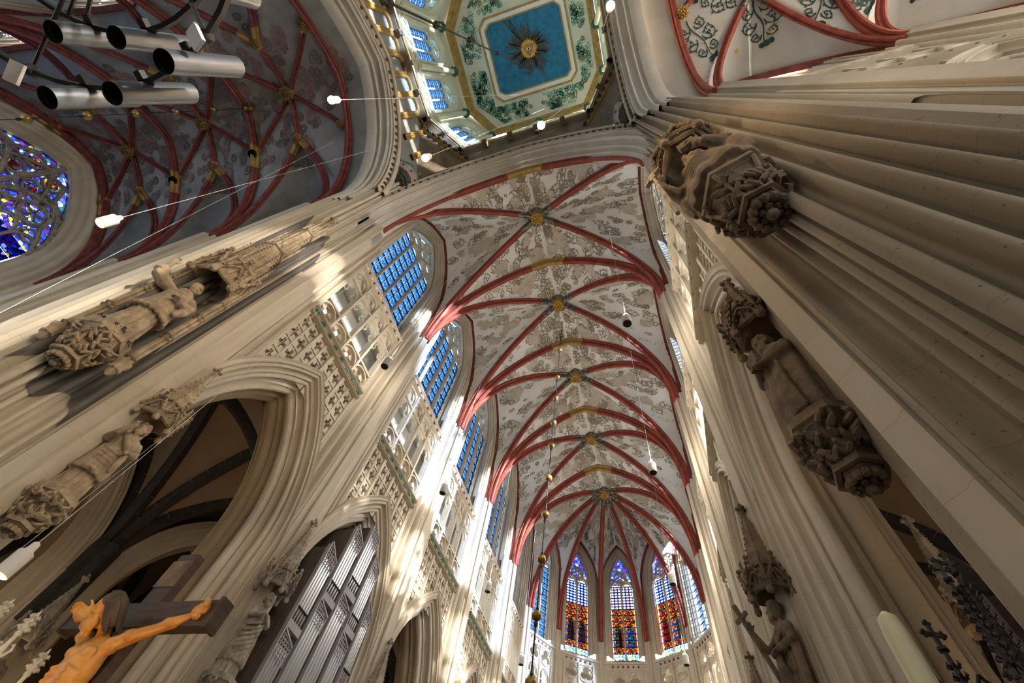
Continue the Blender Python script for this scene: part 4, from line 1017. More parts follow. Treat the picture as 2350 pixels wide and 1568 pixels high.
# ================================================================ AISLES
ASP, AAP = 7.4, 12.3
def avault(xa, xb, y0, ny, ceil, blocks, sgn):
    """groin vault over bays between |x| = xa..xb, dark ribs"""
    hx = (xb-xa)/2; xm = (xa+xb)/2; hy = BAY/2
    def z(x, y):
        zx = ASP+(AAP-ASP)*math.sqrt(max(0, 1-((x-xm)/hx)**2)); u = (y-y0) % BAY-hy
        return max(arch_z(min(hx, abs(x-xm)), hx, ASP, AAP-ASP) if AAP-ASP >= hx else zx, arch_z(min(hy, abs(u)), hy, ASP, AAP-ASP))
    mb = MB(); nx, nyy = 24, 24*ny
    mb.grid([[V((sgn*(xa+2*hx*i/nx), y0+BAY*ny*j/nyy, z(xa+2*hx*i/nx, y0+BAY*ny*j/nyy-1e-6)+.04)) for j in range(nyy+1)] for i in range(nx+1)])
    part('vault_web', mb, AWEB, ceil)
    PR = [(-.19, .06), (-.19, -.10), (-.10, -.24), (.10, -.24), (.19, -.10), (.19, .06)]
    def blockrib(path, name):
        path = resamp(path, max(8, int(sum((b-a).length for a, b in zip(path, path[1:]))/.52)))
        if not blocks: rib(name, path, ARIB, ceil, 1, PR); return
        rib(name+'_joint', path, MORT, ceil, .93, PR)
        for a, b in zip(path, path[1:]):
            d = (b-a); rib('voussoir', [a+d*.02, (a+b)/2, b-d*.02], ARIB, ceil, 1.0, PR)
    for k in range(ny+1):
        y = y0+BAY*k; c = arc3((sgn*xa, y, ASP), (sgn*xm, y, AAP), 12); c2 = arc3((sgn*xb, y, ASP), (sgn*xm, y, AAP), 12); blockrib(c+c2[::-1][1:], 'transverse_rib')
    for k in range(ny):
        ym = y0+BAY*(k+.5); bz = V((sgn*xm, ym, AAP-.02))
        for x in (xa, xb):
            for y in (y0+BAY*k, y0+BAY*(k+1)): blockrib(arc3((sgn*x, y, ASP), bz, 14), 'diagonal_rib')
        for x in (xa, xb):
            f = stilt(hy, ASP, ASP+.4, AAP-.3, 10); pts = [V((sgn*x, ym+u, zz)) for u, zz in f]; pts += [V((sgn*x, ym-u, zz)) for u, zz in f[::-1][1:]]
            if x == xb:
                blockrib(pts[:len(f)], 'wall_rib'); blockrib(pts[len(f)-1:][::-1], 'wall_rib')
        bs = MB()
        for q in range(12):
            a = 2*PI*q/12; bs.ball((.33*math.cos(a), .33*math.sin(a), -.25+.06*(q % 2)), .14, 6, 4)
        bs.ball((0, 0, -.28), .26, 8, 5); part('boss', bs, ARIB, ceil, loc=bz)
for s, nm in ((-1, 'lit'), (1, 'shaded')):
    ce = struct('ceiling_aisle', 'dusky aisle vault with black ribs behind the %s choir arcade' % nm)
    avault(6.62, 12.0, 0, 4, ce, True, s)
    ce2 = struct('ceiling_aisle', 'outer aisle vault with black ribs beyond the %s aisle' % nm)
    avault(12.4, 17.6, 0, 4, ce2, False, s)
    wl = struct('wall_aisle', 'outer arcade and wall of the aisle on the %s side' % nm)
    for k in range(4):
        yc = BAY*(k+.5); M = Matrix.Translation((s*11.9, yc, 0)) @ Matrix.Rotation(PI/2 if s < 0 else -PI/2, 4, 'Z')
        Ms = M @ Matrix.Diagonal((1, .45, .96, 1))
        link('arcade_arch', ME_ARC, wl, M=Ms); link('spandrel_wall', ME_AIS, wl, M=Ms)
        M2 = Matrix.Translation((s*12.5, yc, 0)) @ Matrix.Rotation(-PI/2 if s < 0 else PI/2, 4, 'Z'); link('spandrel_back', ME_SPB, wl, M=M2 @ Matrix.Diagonal((1, .2, .93, 1)))
    for k in range(5):
        mb = MB(); pr = mould([(-.5, .4, 0), (-.45, .1, -.05), (-.3, -.02, .04), (-.14, -.12, -.12), (.14, -.12, .04), (.3, -.02, -.05), (.45, .1, 0), (.5, .4, 0)], 4)
        if 'aisle_pier' not in bpy.data.meshes: mb.extrude(pr, 0, 7.6, closed=True).mesh('aisle_pier', STONE, True)
        link('aisle_pier', bpy.data.meshes['aisle_pier'], wl, M=Matrix.Translation((s*11.75, BAY*k, 0)) @ Matrix.Rotation(PI/2 if s < 0 else -PI/2, 4, 'Z'))
        # dark cluster below the springing
        if 'springer_block' not in bpy.data.meshes:
            sb = MB(); sb.extrude(mould([(-.42, .25, 0), (-.40, .05, -.05), (-.22, -.10, .03), (-.14, -.18, -.10), (.14, -.18, .03), (.22, -.10, -.05), (.40, .05, 0), (.42, .25, 0)], 4), 6.3, 8.6, closed=True).mesh('springer_block', ARIB, True)
        link('springer_block', bpy.data.meshes['springer_block'], wl, M=Matrix.Translation((s*11.70, BAY*k, 0)) @ Matrix.Rotation(PI/2 if s < 0 else -PI/2, 4, 'Z'))
    mb = MB(); mb.box(min(s*17.6, s*18), max(s*17.6, s*18), -1, 21.5, 0, 13.5); mb.box(min(s*6.7, s*18), max(s*6.7, s*18), 20.6, 20.9, 0, 13.5); mb.box(min(s*12.5, s*18), max(s*12.5, s*18), -.6, -.3, 0, 13.5)
    part('outer_wall', mb, AWEB, wl, smooth=False)
    mb = MB(); mb.box(min(s*6.5, s*18), max(s*6.5, s*18), -.9, 21, 13.35, 13.6); part('aisle_roof', mb, AWEB, wl, smooth=False)
# ================================================================ PAINTED ORNAMENT (flat paint on the vaults)
orn = random.Random(11)
def ribbon(mb, mp, pts, w0, w1):
    """pts: 2-D; mp maps (x, y) to a surface point or None"""
    L = []; R = []; n = len(pts)
    for i, p in enumerate(pts):
        t = (pts[min(n-1, i+1)]-pts[max(0, i-1)]); t = t.normalized() if t.length > 1e-9 else V((1, 0)); nn = V((-t.y, t.x)); w = (w0+(w1-w0)*i/(n-1))/2
        a = mp(p.x+nn.x*w, p.y+nn.y*w); b = mp(p.x-nn.x*w, p.y-nn.y*w)
        if a is None or b is None:
            if len(L) > 1: mb.grid([L, R])
            L = []; R = []; continue
        L.append(a); R.append(b)
    if len(L) > 1: mb.grid([L, R])
def blob(mb, mp, c, r, n=9, jag=.3, ecc=1.0, rot=0):
    pts = []
    for k in range(n):
        a = 2*PI*k/n; rr = r*(1+orn.uniform(-jag, jag)); x = rr*math.cos(a)*ecc; y = rr*math.sin(a)/ecc
        q = mp(c.x+x*math.cos(rot)-y*math.sin(rot), c.y+x*math.sin(rot)+y*math.cos(rot))
        if q is None: return
        pts.append(q)
    o = mp(c.x, c.y)
    if o is None: return
    mb.add([o]+pts, [(0, k+1, (k+1) % n+1) for k in range(n)])
def leaf2(mb, mp, c, ang, l, w):
    d = V((math.cos(ang), math.sin(ang))); nn = V((-d.y, d.x)); q = [mp(*(c+d*a*l+nn*b*w)) for a, b in ((0, 0), (.35, .5), (1, .15), (.5, -.4))]
    if None in q: return
    mb.add(q, [(0, 1, 2, 3)])
def scroll(mb, mp, c, R, ang, turn, w=.05, leaves=True, turns=1.5):
    pts = []; n = 22
    for i in range(n+1):
        t = i/n; r = R*(1-t*.86); a = ang+turn*turns*2*PI*t; pts.append(c+V((math.cos(a), math.sin(a)))*r)
    ribbon(mb, mp, pts, w, w*.45)
    if leaves:
        for i in range(1, n-2, 2):
            d = pts[i+1]-pts[i]; a = math.atan2(d.y, d.x); s = 1 if i % 4 == 1 else -1
            leaf2(mb, mp, pts[i], a+s*.9, R*.42, R*.24)
def flower(mb, mp, c, r, n=6):
    for k in range(n):
        a = 2*PI*k/n; blob(mb, mp, c+V((math.cos(a), math.sin(a)))*r*.6, r*.36, 6, .15)
def cellmap(A, F):
    n = len(A)-1
    def at(s, t):
        i = min(n-1, int(t*n)); f = t*n-i; a = lerp(A[i], A[i+1], f); b = lerp(F[i], F[i+1], f)
        p = lerp(a, b, s); p.z += .12*2*s*(1-s); return p, a, b
    L = sum((p-q).length for p, q in zip(A, A[1:]))
    def make(s0, t0):
        p, a, b = at(s0, t0); w = max(.3, (b-a).length)
        def mp(x, y):
            s = s0+x/w; t = t0+y/L
            if not (.07 < s < .99 and .30 < t < .995): return None
            p, a, b = at(s, t); e = .01
            p2 = at(min(1, s+e), t)[0]; p3 = at(s, max(0, t-e))[0]; nn = (p2-p).cross(p3-p)
            if nn.length < 1e-9: return None
            nn.normalize()
            if nn.z > 0: nn = -nn
            if abs(nn.z) < .05: return None
            return p+nn*.025
        return mp, w
    return make
dark, pale, umb = MB(), MB(), MB()
for ci, (A, F, _) in enumerate(CELLS):
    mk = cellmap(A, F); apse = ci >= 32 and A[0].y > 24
    tgt = umb if apse and abs(A[0].x) < 5 else dark  # umber scrolls, darker and denser to carry the shade of the backlit apse
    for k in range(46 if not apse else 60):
        t = 1-abs(orn.gauss(0, .22)); t = max(.42, min(.97, t)); s = orn.uniform(.12, .92)
        if t < .55 and orn.random() < .4: continue
        mp, w = mk(s, t); c = V((0, 0)); R = orn.uniform(.16, .42)*min(1, w/1.8+.3)
        typ = orn.random()
        if typ < .62: scroll(tgt, mp, c, R, orn.uniform(0, 6.28), orn.choice((-1, 1)), .055)
        elif typ < .84: flower(pale if typ < .7 else tgt, mp, c, R*.55, orn.choice((5, 6)))
        else:
            blob(pale, mp, c, R*1.15, 13, .28, orn.uniform(1, 1.5), orn.uniform(0, 3)); blob(pale, mp, c+V((R*.8, R*.7)), R*.7, 10, .3)
            for q in range(3): scroll(tgt, mp, c+V((orn.uniform(-.3, .3), orn.uniform(-.3, .3))), R*.8, orn.uniform(0, 6), orn.choice((-1, 1)), .028, False, .8)
    # loose ribbon banderole
    mp, w = mk(.55, .55); pts = [V((-.6+1.4*i/24, .16*math.sin(i*.9)+.1*math.sin(i*.37)-.2)) for i in range(25)]; ribbon(tgt, mp, pts, .03, .02)
part('sepia_scrollwork', dark, SEPIA, ceil_c, smooth=False, kind='stuff'); part('pale_figures', pale, SEPIAL, ceil_c, smooth=False, kind='stuff'); part('umber_shade_scrollwork', umb, UMBER, ceil_c, smooth=False, kind='stuff')
# pink rays round the first boss
rb = MB()
for k in range(20):
    a = 2*PI*k/20
    if min(abs(math.sin(a-x)) for x in (math.atan2(2.57, 5.28), -math.atan2(2.57, 5.28))) < .12: continue
    d = V((math.cos(a), math.sin(a), 0)); nn = V((-d.y, d.x, 0)); o = V((0, BAY/2, ZB-.02))
    z = lambda r: V((0, 0, -.11*r))
    rb.add([o+d*.5+nn*.012+z(.5), o+d*.5-nn*.012+z(.5), o+d*.85-nn*.012+z(.85), o+d*.85+nn*.012+z(.85)], [(0, 1, 2, 3)])
part('rose_rays', rb, ROSEP, ceil_c, smooth=False, kind='stuff')
# gilt stars on the right-hand cells
def star(parent, p, r, m=STARM, n=6, up=V((0, 0, -1))):
    e1 = up.orthogonal().normalized(); e2 = up.cross(e1); mb = MB(); pts = []
    for k in range(2*n):
        a = PI*k/n; rr = r if k % 2 == 0 else r*.45; pts.append(e1*rr*math.cos(a)+e2*rr*math.sin(a))
    mb.add([V((0, 0, 0))+up*.02]+pts, [(0, k+1, (k+1) % (2*n)+1) for k in range(2*n)]); part('painted_star', mb, m, parent, smooth=False, loc=p)
for i in range(4):
    ym = BAY*(i+.5)
    for x, dy in ((3.9, -.6), (4.5, .45), (3.6, .9)):
        A = resamp(arc3(spr(1, BAY*i if dy < 0 else BAY*(i+1)), V((0, ym, ZB)), NT), NT); F = resamp(half_form(1, ym, BAY/2-.12, -1 if dy < 0 else 1), NT)
        mp, w = cellmap(A, F)(.78 if x > 4 else .6, .86 if x < 4 else .8); q = mp(0, 0)
        if q is not None: star(ceil_c, q+V((-.02, 0, -.03)), .14, up=V((-.75, 0, -.66)).normalized())
# ---- lantern ceiling scrolls
g1, b1 = MB(), MB()
def lmap(x, y):
    px, py = x-CC.x, y-CC.y
    if abs(px) > 4.55 or abs(py) > 4.25 or abs(px)+abs(py)*.98 > 7.0: return None
    if abs(x-SQC.x) < 3.3 and abs(y-SQC.y) < 2.88: return None
    return V((x, y, ZC-.015))
for k in range(1300):
    x = orn.uniform(-4.7, 4.7); y = CC.y+orn.uniform(-4.4, 4.4)
    px, py = abs(x), abs(y-CC.y)
    if px < .7 or py < .5: continue         # gaps at the middle of each side
    if lmap(x, y) is None: continue
    scroll(g1, lmap, V((x, y)), orn.uniform(.14, .30), orn.uniform(0, 6.28), orn.choice((-1, 1)), .05)
for sx in (-1, 1):
    for sy in (-1, 1):
        pts = [V((SQC.x+sx*(3.3+.1*i), SQC.y+sy*(2.2+.16*i))) for i in range(12)]; ribbon(g1, lmap, pts, .08, .05)
        for q in ((3.9, 1.6), (3.8, 3.0), (2.4, 3.6), (1.3, 3.5), (4.1, .4), (.5, 3.6)): flower(b1, lambda x, y: (lambda r: r-V((0, 0, .01)) if r else None)(lmap(x, y)), V((sx*q[0], CC.y+sy*q[1])), .17, 6)
part('green_scrollwork', g1, GREENP, ceil_l, smooth=False, kind='stuff'); part('brown_flowers', b1, BROWNP, ceil_l, smooth=False, kind='stuff')
# ---- transept painting
def tmap(s):
    def mp(x, y):
        v = y-CC.y
        if abs(v) > 4.6 or abs(x) < 6.6 or abs(x) > 23: return None
        return V((x, y, tz(abs(x), v)+.012))
    return mp
u1, r1, dg = MB(), MB(), MB(); mp = tmap(-1)
for k in range(3):
    xc = -(7.71+BAY*(k+.5))
    spots = [(xc, 0, 1.5), (xc, 2.05, 1.25), (xc, -2.05, 1.25), (xc-2.57, 2.05, 1.1), (xc-2.57, -2.05, 1.1), (xc-2.57, 0, 1.2), (xc+2.2, 0, 1.2)]
    for (x, v, R) in spots:
        for q in range(34):
            a = orn.uniform(0, 6.28); d = R*math.sqrt(orn.uniform(.06, 1)); c = V((x+d*math.cos(a), CC.y+v+d*math.sin(a)))
            t = orn.random()
            if t < .4: scroll(u1, mp, c, orn.uniform(.14, .26), orn.uniform(0, 6), orn.choice((-1, 1)), .05)
            elif t < .75: flower(u1, mp, c, orn.uniform(.14, .24), 6)
            else: flower(r1, mp, c, orn.uniform(.18, .32), 7); scroll(u1, mp, c, .2, 0, 1, .03, False)
part('umber_flowers', u1, UMBER, ceil_n, smooth=False, kind='stuff'); part('rose_flowers', r1, ROSEP, ceil_n, smooth=False, kind='stuff')
mp = tmap(1)
for k in range(2):
    xc = 7.71+BAY*(k+.5)
    for (x, v, dx, dv) in [(xc, 2.05, .25, 1), (xc, 2.05, -.9, -.2), (xc, 2.05, .5, -1), (xc, 0, .8, .3), (xc, 0, -.7, -.5), (xc-2.57, 2.05, .3, .7), (xc+2.57, 2.05, .5, .8), (xc, -2.05, .3, -.8), (xc+2.57, 2.05, -.4, .8)]:
        st = V((x, CC.y+v)); d = V((dx, dv)).normalized(); nn = V((-d.y, d.x)); L = 1.55
        ribbon(dg, mp, [st+d*(.35+L*i/10)+nn*.06*math.sin(i*.8) for i in range(11)], .06, .03)
        for i, off in ((2, .34), (5, .42), (8, .26)):
            for sg in (-1, 1): scroll(dg, mp, st+d*(.35+L*i/10)+nn*off*sg, off*.72, math.atan2(-nn.y*sg, -nn.x*sg), sg, .045)
        for q in range(3): blob(u1 if q < 0 else dg, mp, st+d*(.4+L)+nn*(q-1)*.14, .10, 7, .3)
part('dark_green_vines', dg, DGREENP, ceil_s, smooth=False, kind='stuff')
for x, v in ((9.2, 3.3), (10.9, 3.6), (9.6, 3.9), (15.0, 3.4)): star(ceil_s, V((x, CC.y+v, tz(x, v)-.02)), .13, up=V((0, -.5, -.85)).normalized())
# ================================================================ SCULPTURE
def hand(mb, wrist, direction, palmn, size=1.0, curl=.5, fingers=(1, 1, 1, 1), seg=5):
    """palm, four fingers and a thumb; direction = towards finger tips, palmn = out of the palm"""
    d = V(direction).normalized(); n = V(palmn); n = (n-d*n.dot(d)).normalized(); s = d.cross(n)
    w = V(wrist); pl = .095*size
    for k in range(3): mb.ball(w+d*pl*(.2+.3*k), .042*size, 7, 5, (1, 1, 1)); mb.ball(w+d*pl*(.25+.3*k)+s*.022*size, .034*size, 6, 4); mb.ball(w+d*pl*(.25+.3*k)-s*.022*size, .034*size, 6, 4)
    for k in range(4):
        b = w+d*pl+s*(.033-.022*k)*size; L = (.075, .085, .080, .062)[k]*size; c = curl if fingers[k] else .05
        d1 = (d*math.cos(c*.8)+n*math.sin(c*.8)); d2 = (d*math.cos(c*2.2)+n*math.sin(c*2.2)); d3 = (d*math.cos(c*3.4)+n*math.sin(c*3.4))
        p1 = b+d1*L*.45; p2 = p1+d2*L*.33; p3 = p2+d3*L*.28
        mb.tube([b-d*.02*size, b, p1, p2, p3], [.013*size, .0125*size, .0115*size, .0105*size, .008*size], seg)
    t0 = w+d*pl*.3+s*.035*size; t1 = t0+(d*.5+s*.8+n*.25).normalized()*.05*size; t2 = t1+(d*.85+s*.3+n*.4).normalized()*.04*size
    mb.tube([t0-s*.01, t0, t1, t2], [.016*size, .016*size, .0135*size, .010*size], seg)
def head(mb, c, yaw=0, tilt=0, sc=1.0, beard=False, hair='short'):
    R = (Matrix.Rotation(yaw, 3, 'Z') @ Matrix.Rotation(tilt, 3, 'X')); c = V(c)
    P = lambda x, y, z: c+R @ V((x*sc, y*sc, z*sc))
    B = lambda x, y, z, r, s=(1, 1, 1): mb.ball(P(x, y, z), r*sc, 10, 7, s, R)
    B(0, .01, .02, .105, (.82, 1, 1.08)); B(0, -.018, -.05, .075, (.85, .95, 1.05)); B(0, -.045, -.095, .036, (1, .8, .8))
    mb.tube([P(0, -.085, .035), P(0, -.108, .0), P(0, -.122, -.028), P(0, -.098, -.036)], [.010*sc, .014*sc, .019*sc, .012*sc], 6)
    for s in (-1, 1):
        B(s*.036, -.086, .040, .024, (1.3, .5, .45)); B(s*.034, -.083, .018, .014, (1.2, .6, .7)); B(s*.045, -.062, -.02, .028); B(s*.088, .01, -.005, .026, (.4, .8, 1.2))
    B(0, -.094, -.058, .019, (1.5, .6, .35)); B(0, -.090, -.070, .017, (1.3, .6, .4))
    if beard:
        for k in range(9):
            a = -1.2+2.4*k/8; B(.06*math.sin(a), -.05-.045*math.cos(a), -.10-.02*(k % 2), .030, (.9, .9, 1.5))
        B(0, -.075, -.15, .035, (1, .8, 1.5))
    if hair == 'short':
        for k in range(26):
            a = 2*PI*k/26*2.3; z = .13*k/26; r = .104*math.sqrt(max(.02, 1-(z/.15)**2))
            x, y = r*math.cos(a)*.86, r*math.sin(a)+.02
            if y < -.055 and z < .075: continue
            B(x, y, .02+z, .032)
    elif hair == 'curly':
        for k in range(44):
            a = k*2.39996; z = -.06+.2*k/44; r = .112*math.sqrt(max(.05, 1-((z-.01)/.15)**2)); x, y = r*math.cos(a)*.9, r*math.sin(a)+.02
            if y < -.05 and z < .07: continue
            B(x, y, z, .030)
    elif hair == 'hood':
        for k in range(40):
            a = k*2.39996; z = -.16+.30*k/40; r = .135*math.sqrt(max(.05, 1-((z-.0)/.19)**2)); x, y = r*math.cos(a)*.9, r*math.sin(a)+.03
            if y < -.035 and z < .10: continue
            B(x, y, z, .045)
    elif hair == 'mitre':
        mb.lathe([(.10, .06), (.112, .08), (.125, .16), (.10, .24), (.02, .34)], 10, Matrix.Translation(c) @ R.to_4x4() @ Matrix.Scale(sc, 4))
        for k in range(14):
            a = .3+2.5*k/13; B(.11*math.cos(a), .03+.09*math.sin(a), -.03, .034, (1, 1, 1.6))
    elif hair == 'long':
        for k in range(40):
            a = k*2.39996; z = -.16+.29*k/40; r = .112*math.sqrt(max(.25, 1-((max(z, -.02))/.15)**2)); x, y = r*math.cos(a)*.92, r*math.sin(a)+.02
            if y < -.045 and z < .08: continue
            B(x, y, z, .028, (1, 1, 1.7))
def robe(mb, prof, n=48, pleats=13, amp=.03, seed=0, lean=(0, 0)):
    """prof: (z, rx, ry); pleated tube"""
    rows = []; zt = prof[-1][0]; m = 40
    for i in range(m+1):
        z = prof[0][0]+(zt-prof[0][0])*i/m
        j = max(k for k in range(len(prof)) if prof[k][0] <= z+1e-6); j = min(j, len(prof)-2); t = (z-prof[j][0])/(prof[j+1][0]-prof[j][0]); t = t*t*(3-2*t)
        rx = prof[j][1]+(prof[j+1][1]-prof[j][1])*t; ry = prof[j][2]+(prof[j+1][2]-prof[j][2])*t; f = 1-(z-prof[0][0])/(zt-prof[0][0]); row = []
        for k in range(n):
            a = 2*PI*k/n; ph = noise.noise(V((a*.8+seed, z*1.1, seed)))*2.2
            p = amp*(.30+.9*f)*(abs(math.sin(pleats*.5*a+ph))*1.4-.6)
            row.append(V(((rx+p)*math.cos(a)+lean[0]*z, (ry+p)*math.sin(a)+lean[1]*z, z)))
        rows.append(row)
    mb.grid(rows, True); mb.cap(rows[0]); mb.cap(rows[-1])
def drape(mb, p0, p1, sag, r, n=9, out=V((0, -1, 0))):
    p0, p1 = V(p0), V(p1); pts = []
    for i in range(n+1):
        t = i/n; pts.append(lerp(p0, p1, t)+V((0, 0, -sag*4*t*(1-t)))+V(out)*(.03*math.sin(PI*t)))
    mb.tube(pts, [r*(.6+.6*math.sin(PI*i/n)) for i in range(n+1)], 7)
REM = []
def sculpt(mb, name, m, vox=.016, smooth=2):
    """weld the pieces of a figure into one continuous carved surface (done in one batch below)"""
    me = mb.mesh(name+'_raw', m); o = bpy.data.objects.new(name+'_raw', me); COL.objects.link(o)
    bm = bmesh.new(); bm.from_mesh(me); bmesh.ops.recalc_face_normals(bm, faces=bm.faces); bm.to_mesh(me); bm.free()
    r = o.modifiers.new('r', 'REMESH'); r.mode = 'VOXEL'; r.voxel_size = vox; r.use_smooth_shade = True
    s = o.modifiers.new('s', 'SMOOTH'); s.factor = .5; s.iterations = smooth
    REM.append((o, name)); return len(REM)-1
def bake():
    dg = bpy.context.evaluated_depsgraph_get(); out = []
    for o, name in REM:
        me = bpy.data.meshes.new_from_object(o.evaluated_get(dg)); me.name = name; out.append(me)
        if not me.materials: me.materials.append(o.data.materials[0])
        me.polygons.foreach_set('use_smooth', [True]*len(me.polygons))
    for o, _ in REM: bpy.data.objects.remove(o)
    REM.clear(); return out
ROBE = [(0, .27, .22), (.12, .24, .20), (.5, .21, .17), (.85, .205, .16), (1.05, .19, .14), (1.25, .215, .145), (1.38, .20, .12), (1.44, .10, .08), (1.50, .062, .062)]
# S1: deacon with scalloped surplice, right arm raised
b = MB(); robe(b, ROBE, pleats=11, amp=.028, seed=1)
robe(b, [(.60, .295, .235), (.66, .29, .23), (.9, .245, .185), (1.15, .235, .165), (1.36, .215, .13), (1.43, .11, .09)], pleats=22, amp=.022, seed=3)
for k in range(18):
    a = 2*PI*k/18; b.ball((.29*math.cos(a), .23*math.sin(a), .60), .05, 6, 4, (1, 1, 1.1))
b.tube([(.17, 0, 1.36), (.30, -.02, 1.18), (.33, -.08, 1.04), (.20, -.22, 1.02)], [.085, .10, .105, .07], 8); hand(b, (.20, -.22, 1.02), (-.9, -.4, .1), (0, 0, -1), 1.05)
drape(b, (.36, -.02, 1.05), (.30, -.16, .72), .02, .06); drape(b, (.34, -.1, 1.0), (.33, -.15, .76), .02, .05)
b.tube([(-.17, 0, 1.37), (-.36, -.05, 1.40), (-.54, -.12, 1.48), (-.58, -.15, 1.62)], [.09, .13, .13, .08], 8); b.tube([(-.57, -.14, 1.58), (-.60, -.17, 1.86)], [.06, .046], 8)
hand(b, (-.60, -.17, 1.86), (.1, -.15, 1), (.3, -1, 0), 1.05, .75)
for k in range(4): b.lathe([(.13-.01*k, 1.50+.04*k), (.135-.01*k, 1.52+.04*k), (.12-.01*k, 1.54+.04*k)], 8, Matrix.Translation((-.56, -.13, 0)))
b.lathe([(.13, 1.42), (.15, 1.46), (.12, 1.50), (.07, 1.5)], 10)
head(b, (0, -.03, 1.66), .25, -.05, 1.05, False, 'short'); i1 = sculpt(b, 'robed_figure', CARVED, .015)
# S2: curly-haired blessing figure in heavy mantle
b = MB(); robe(b, ROBE, pleats=12, amp=.035, seed=7)
robe(b, [(.42, .28, .25), (.48, .285, .26), (.75, .27, .24), (.98, .24, .2), (1.08, .2, .15)], pleats=9, amp=.028, seed=9)
for k in range(6): drape(b, (-.22, -.05, 1.02-.08*k), (.22, -.1, .95-.08*k), .10, .035, out=V((0, -6.2, 0)))
b.tube([(-.18, 0, 1.36), (-.27, -.08, 1.15), (-.22, -.26, 1.22), (-.14, -.36, 1.38)], [.085, .085, .06, .042], 8); hand(b, (-.14, -.36, 1.38), (.1, -.5, .9), (.4, -.8, -.3), 1.05, .8, (0, 0, 1, 1))
b.tube([(.18, 0, 1.36), (.27, -.05, 1.12), (.18, -.26, 1.0)], [.085, .085, .055], 8); hand(b, (.18, -.26, 1.0), (-.2, -.9, -.3), (0, -.2, -1), 1.05, .6)
drape(b, (.2, -.26, 1.0), (.22, -.28, .55), 0, .05); drape(b, (-.17, -.06, 1.42), (.2, -.14, 1.0), .02, .05, out=V((0, -3.5, 0)))
head(b, (0, -.04, 1.64), -.25, .05, 1.05, True, 'curly'); i2 = sculpt(b, 'robed_figure', CARVED, .016)
# S3: figure with long crossing folds
b = MB(); robe(b, ROBE, pleats=14, amp=.032, seed=12); robe(b, [(.25, .27, .24), (.3, .28, .25), (.7, .255, .22), (1.0, .22, .17), (1.2, .22, .15), (1.36, .2, .12)], pleats=16, amp=.03, seed=15)
for k in range(7): drape(b, (.2, -.1, 1.25-.1*k), (-.24, -.12, .95-.12*k), .03, .03, out=V((0, -4.5, 0)))
b.tube([(-.18, 0, 1.36), (-.25, -.1, 1.16), (-.10, -.27, 1.22)], [.08, .08, .05], 8); hand(b, (-.10, -.27, 1.22), (.5, -.3, .8), (1, 0, 0), 1.05, .4)
b.tube([(.18, 0, 1.36), (.25, -.1, 1.14), (.08, -.26, 1.16)], [.08, .08, .05], 8); hand(b, (.08, -.26, 1.16), (-.5, -.3, .8), (-1, 0, 0), 1.05, .4)
head(b, (0, -.05, 1.64), -.2, .12, 1.05, True, 'curly'); i3 = sculpt(b, 'robed_figure', CARVEDG, .017)
# R1: bishop figure with book and staff
b = MB(); robe(b, ROBE, pleats=12, amp=.03, seed=21)
robe(b, [(.35, .33, .26), (.45, .34, .27), (.8, .31, .23), (1.1, .28, .18), (1.36, .22, .13), (1.43, .1, .09)], pleats=10, amp=.03, seed=23)
for k in range(6): drape(b, (-.2, -.12, 1.15-.1*k), (.2, -.12, 1.12-.1*k), .12, .03, out=V((0, -4.2, 0)))
b.tube([(-.19, 0, 1.36), (-.34, -.08, 1.22), (-.36, -.24, 1.36)], [.09, .10, .055], 8); hand(b, (-.36, -.24, 1.36), (.2, -.4, .9), (1, -.3, 0), 1.1, .9)
b.tube([(.19, 0, 1.36), (.32, -.06, 1.14), (.22, -.24, 1.24)], [.09, .10, .06], 8); hand(b, (.20, -.25, 1.24), (-.5, -.3, .8), (-.3, -1, 0), 1.1, .4)
drape(b, (.34, .0, 1.2), (.36, .02, .5), 0, .07); drape(b, (-.34, .0, 1.2), (-.36, .02, .6), 0, .07)
head(b, (0, -.05, 1.65), 0, .1, 1.05, True, 'hood'); i4 = sculpt(b, 'robed_figure', CARVEDD, .015)
# R2: cloaked figure holding a book
b = MB(); robe(b, ROBE, pleats=10, amp=.032, seed=31); robe(b, [(.1, .27, .25), (.5, .30, .27), (.95, .29, .22), (1.25, .27, .18), (1.40, .19, .13), (1.5, .1, .1)], pleats=8, amp=.03, seed=33)
b.tube([(-.2, 0, 1.3), (-.26, -.12, 1.08), (-.08, -.27, 1.08)], [.085, .085, .05], 8); hand(b, (-.08, -.27, 1.08), (.7, -.4, .3), (.3, -.2, 1), 1.1, .5)
b.tube([(.2, 0, 1.3), (.28, -.12, 1.02), (.10, -.28, 1.0)], [.085, .085, .05], 8); hand(b, (.10, -.28, 1.0), (-.8, -.4, .1), (0, 0, 1), 1.1, .3)
for k in range(5): drape(b, (-.16+.08*k, -.2, .98), (-.18+.09*k, -.21, .08), -.01, .028)
head(b, (0, -.06, 1.62), .1, .18, 1.05, True, 'curly'); i5 = sculpt(b, 'robed_figure', CARVEDD, .016)
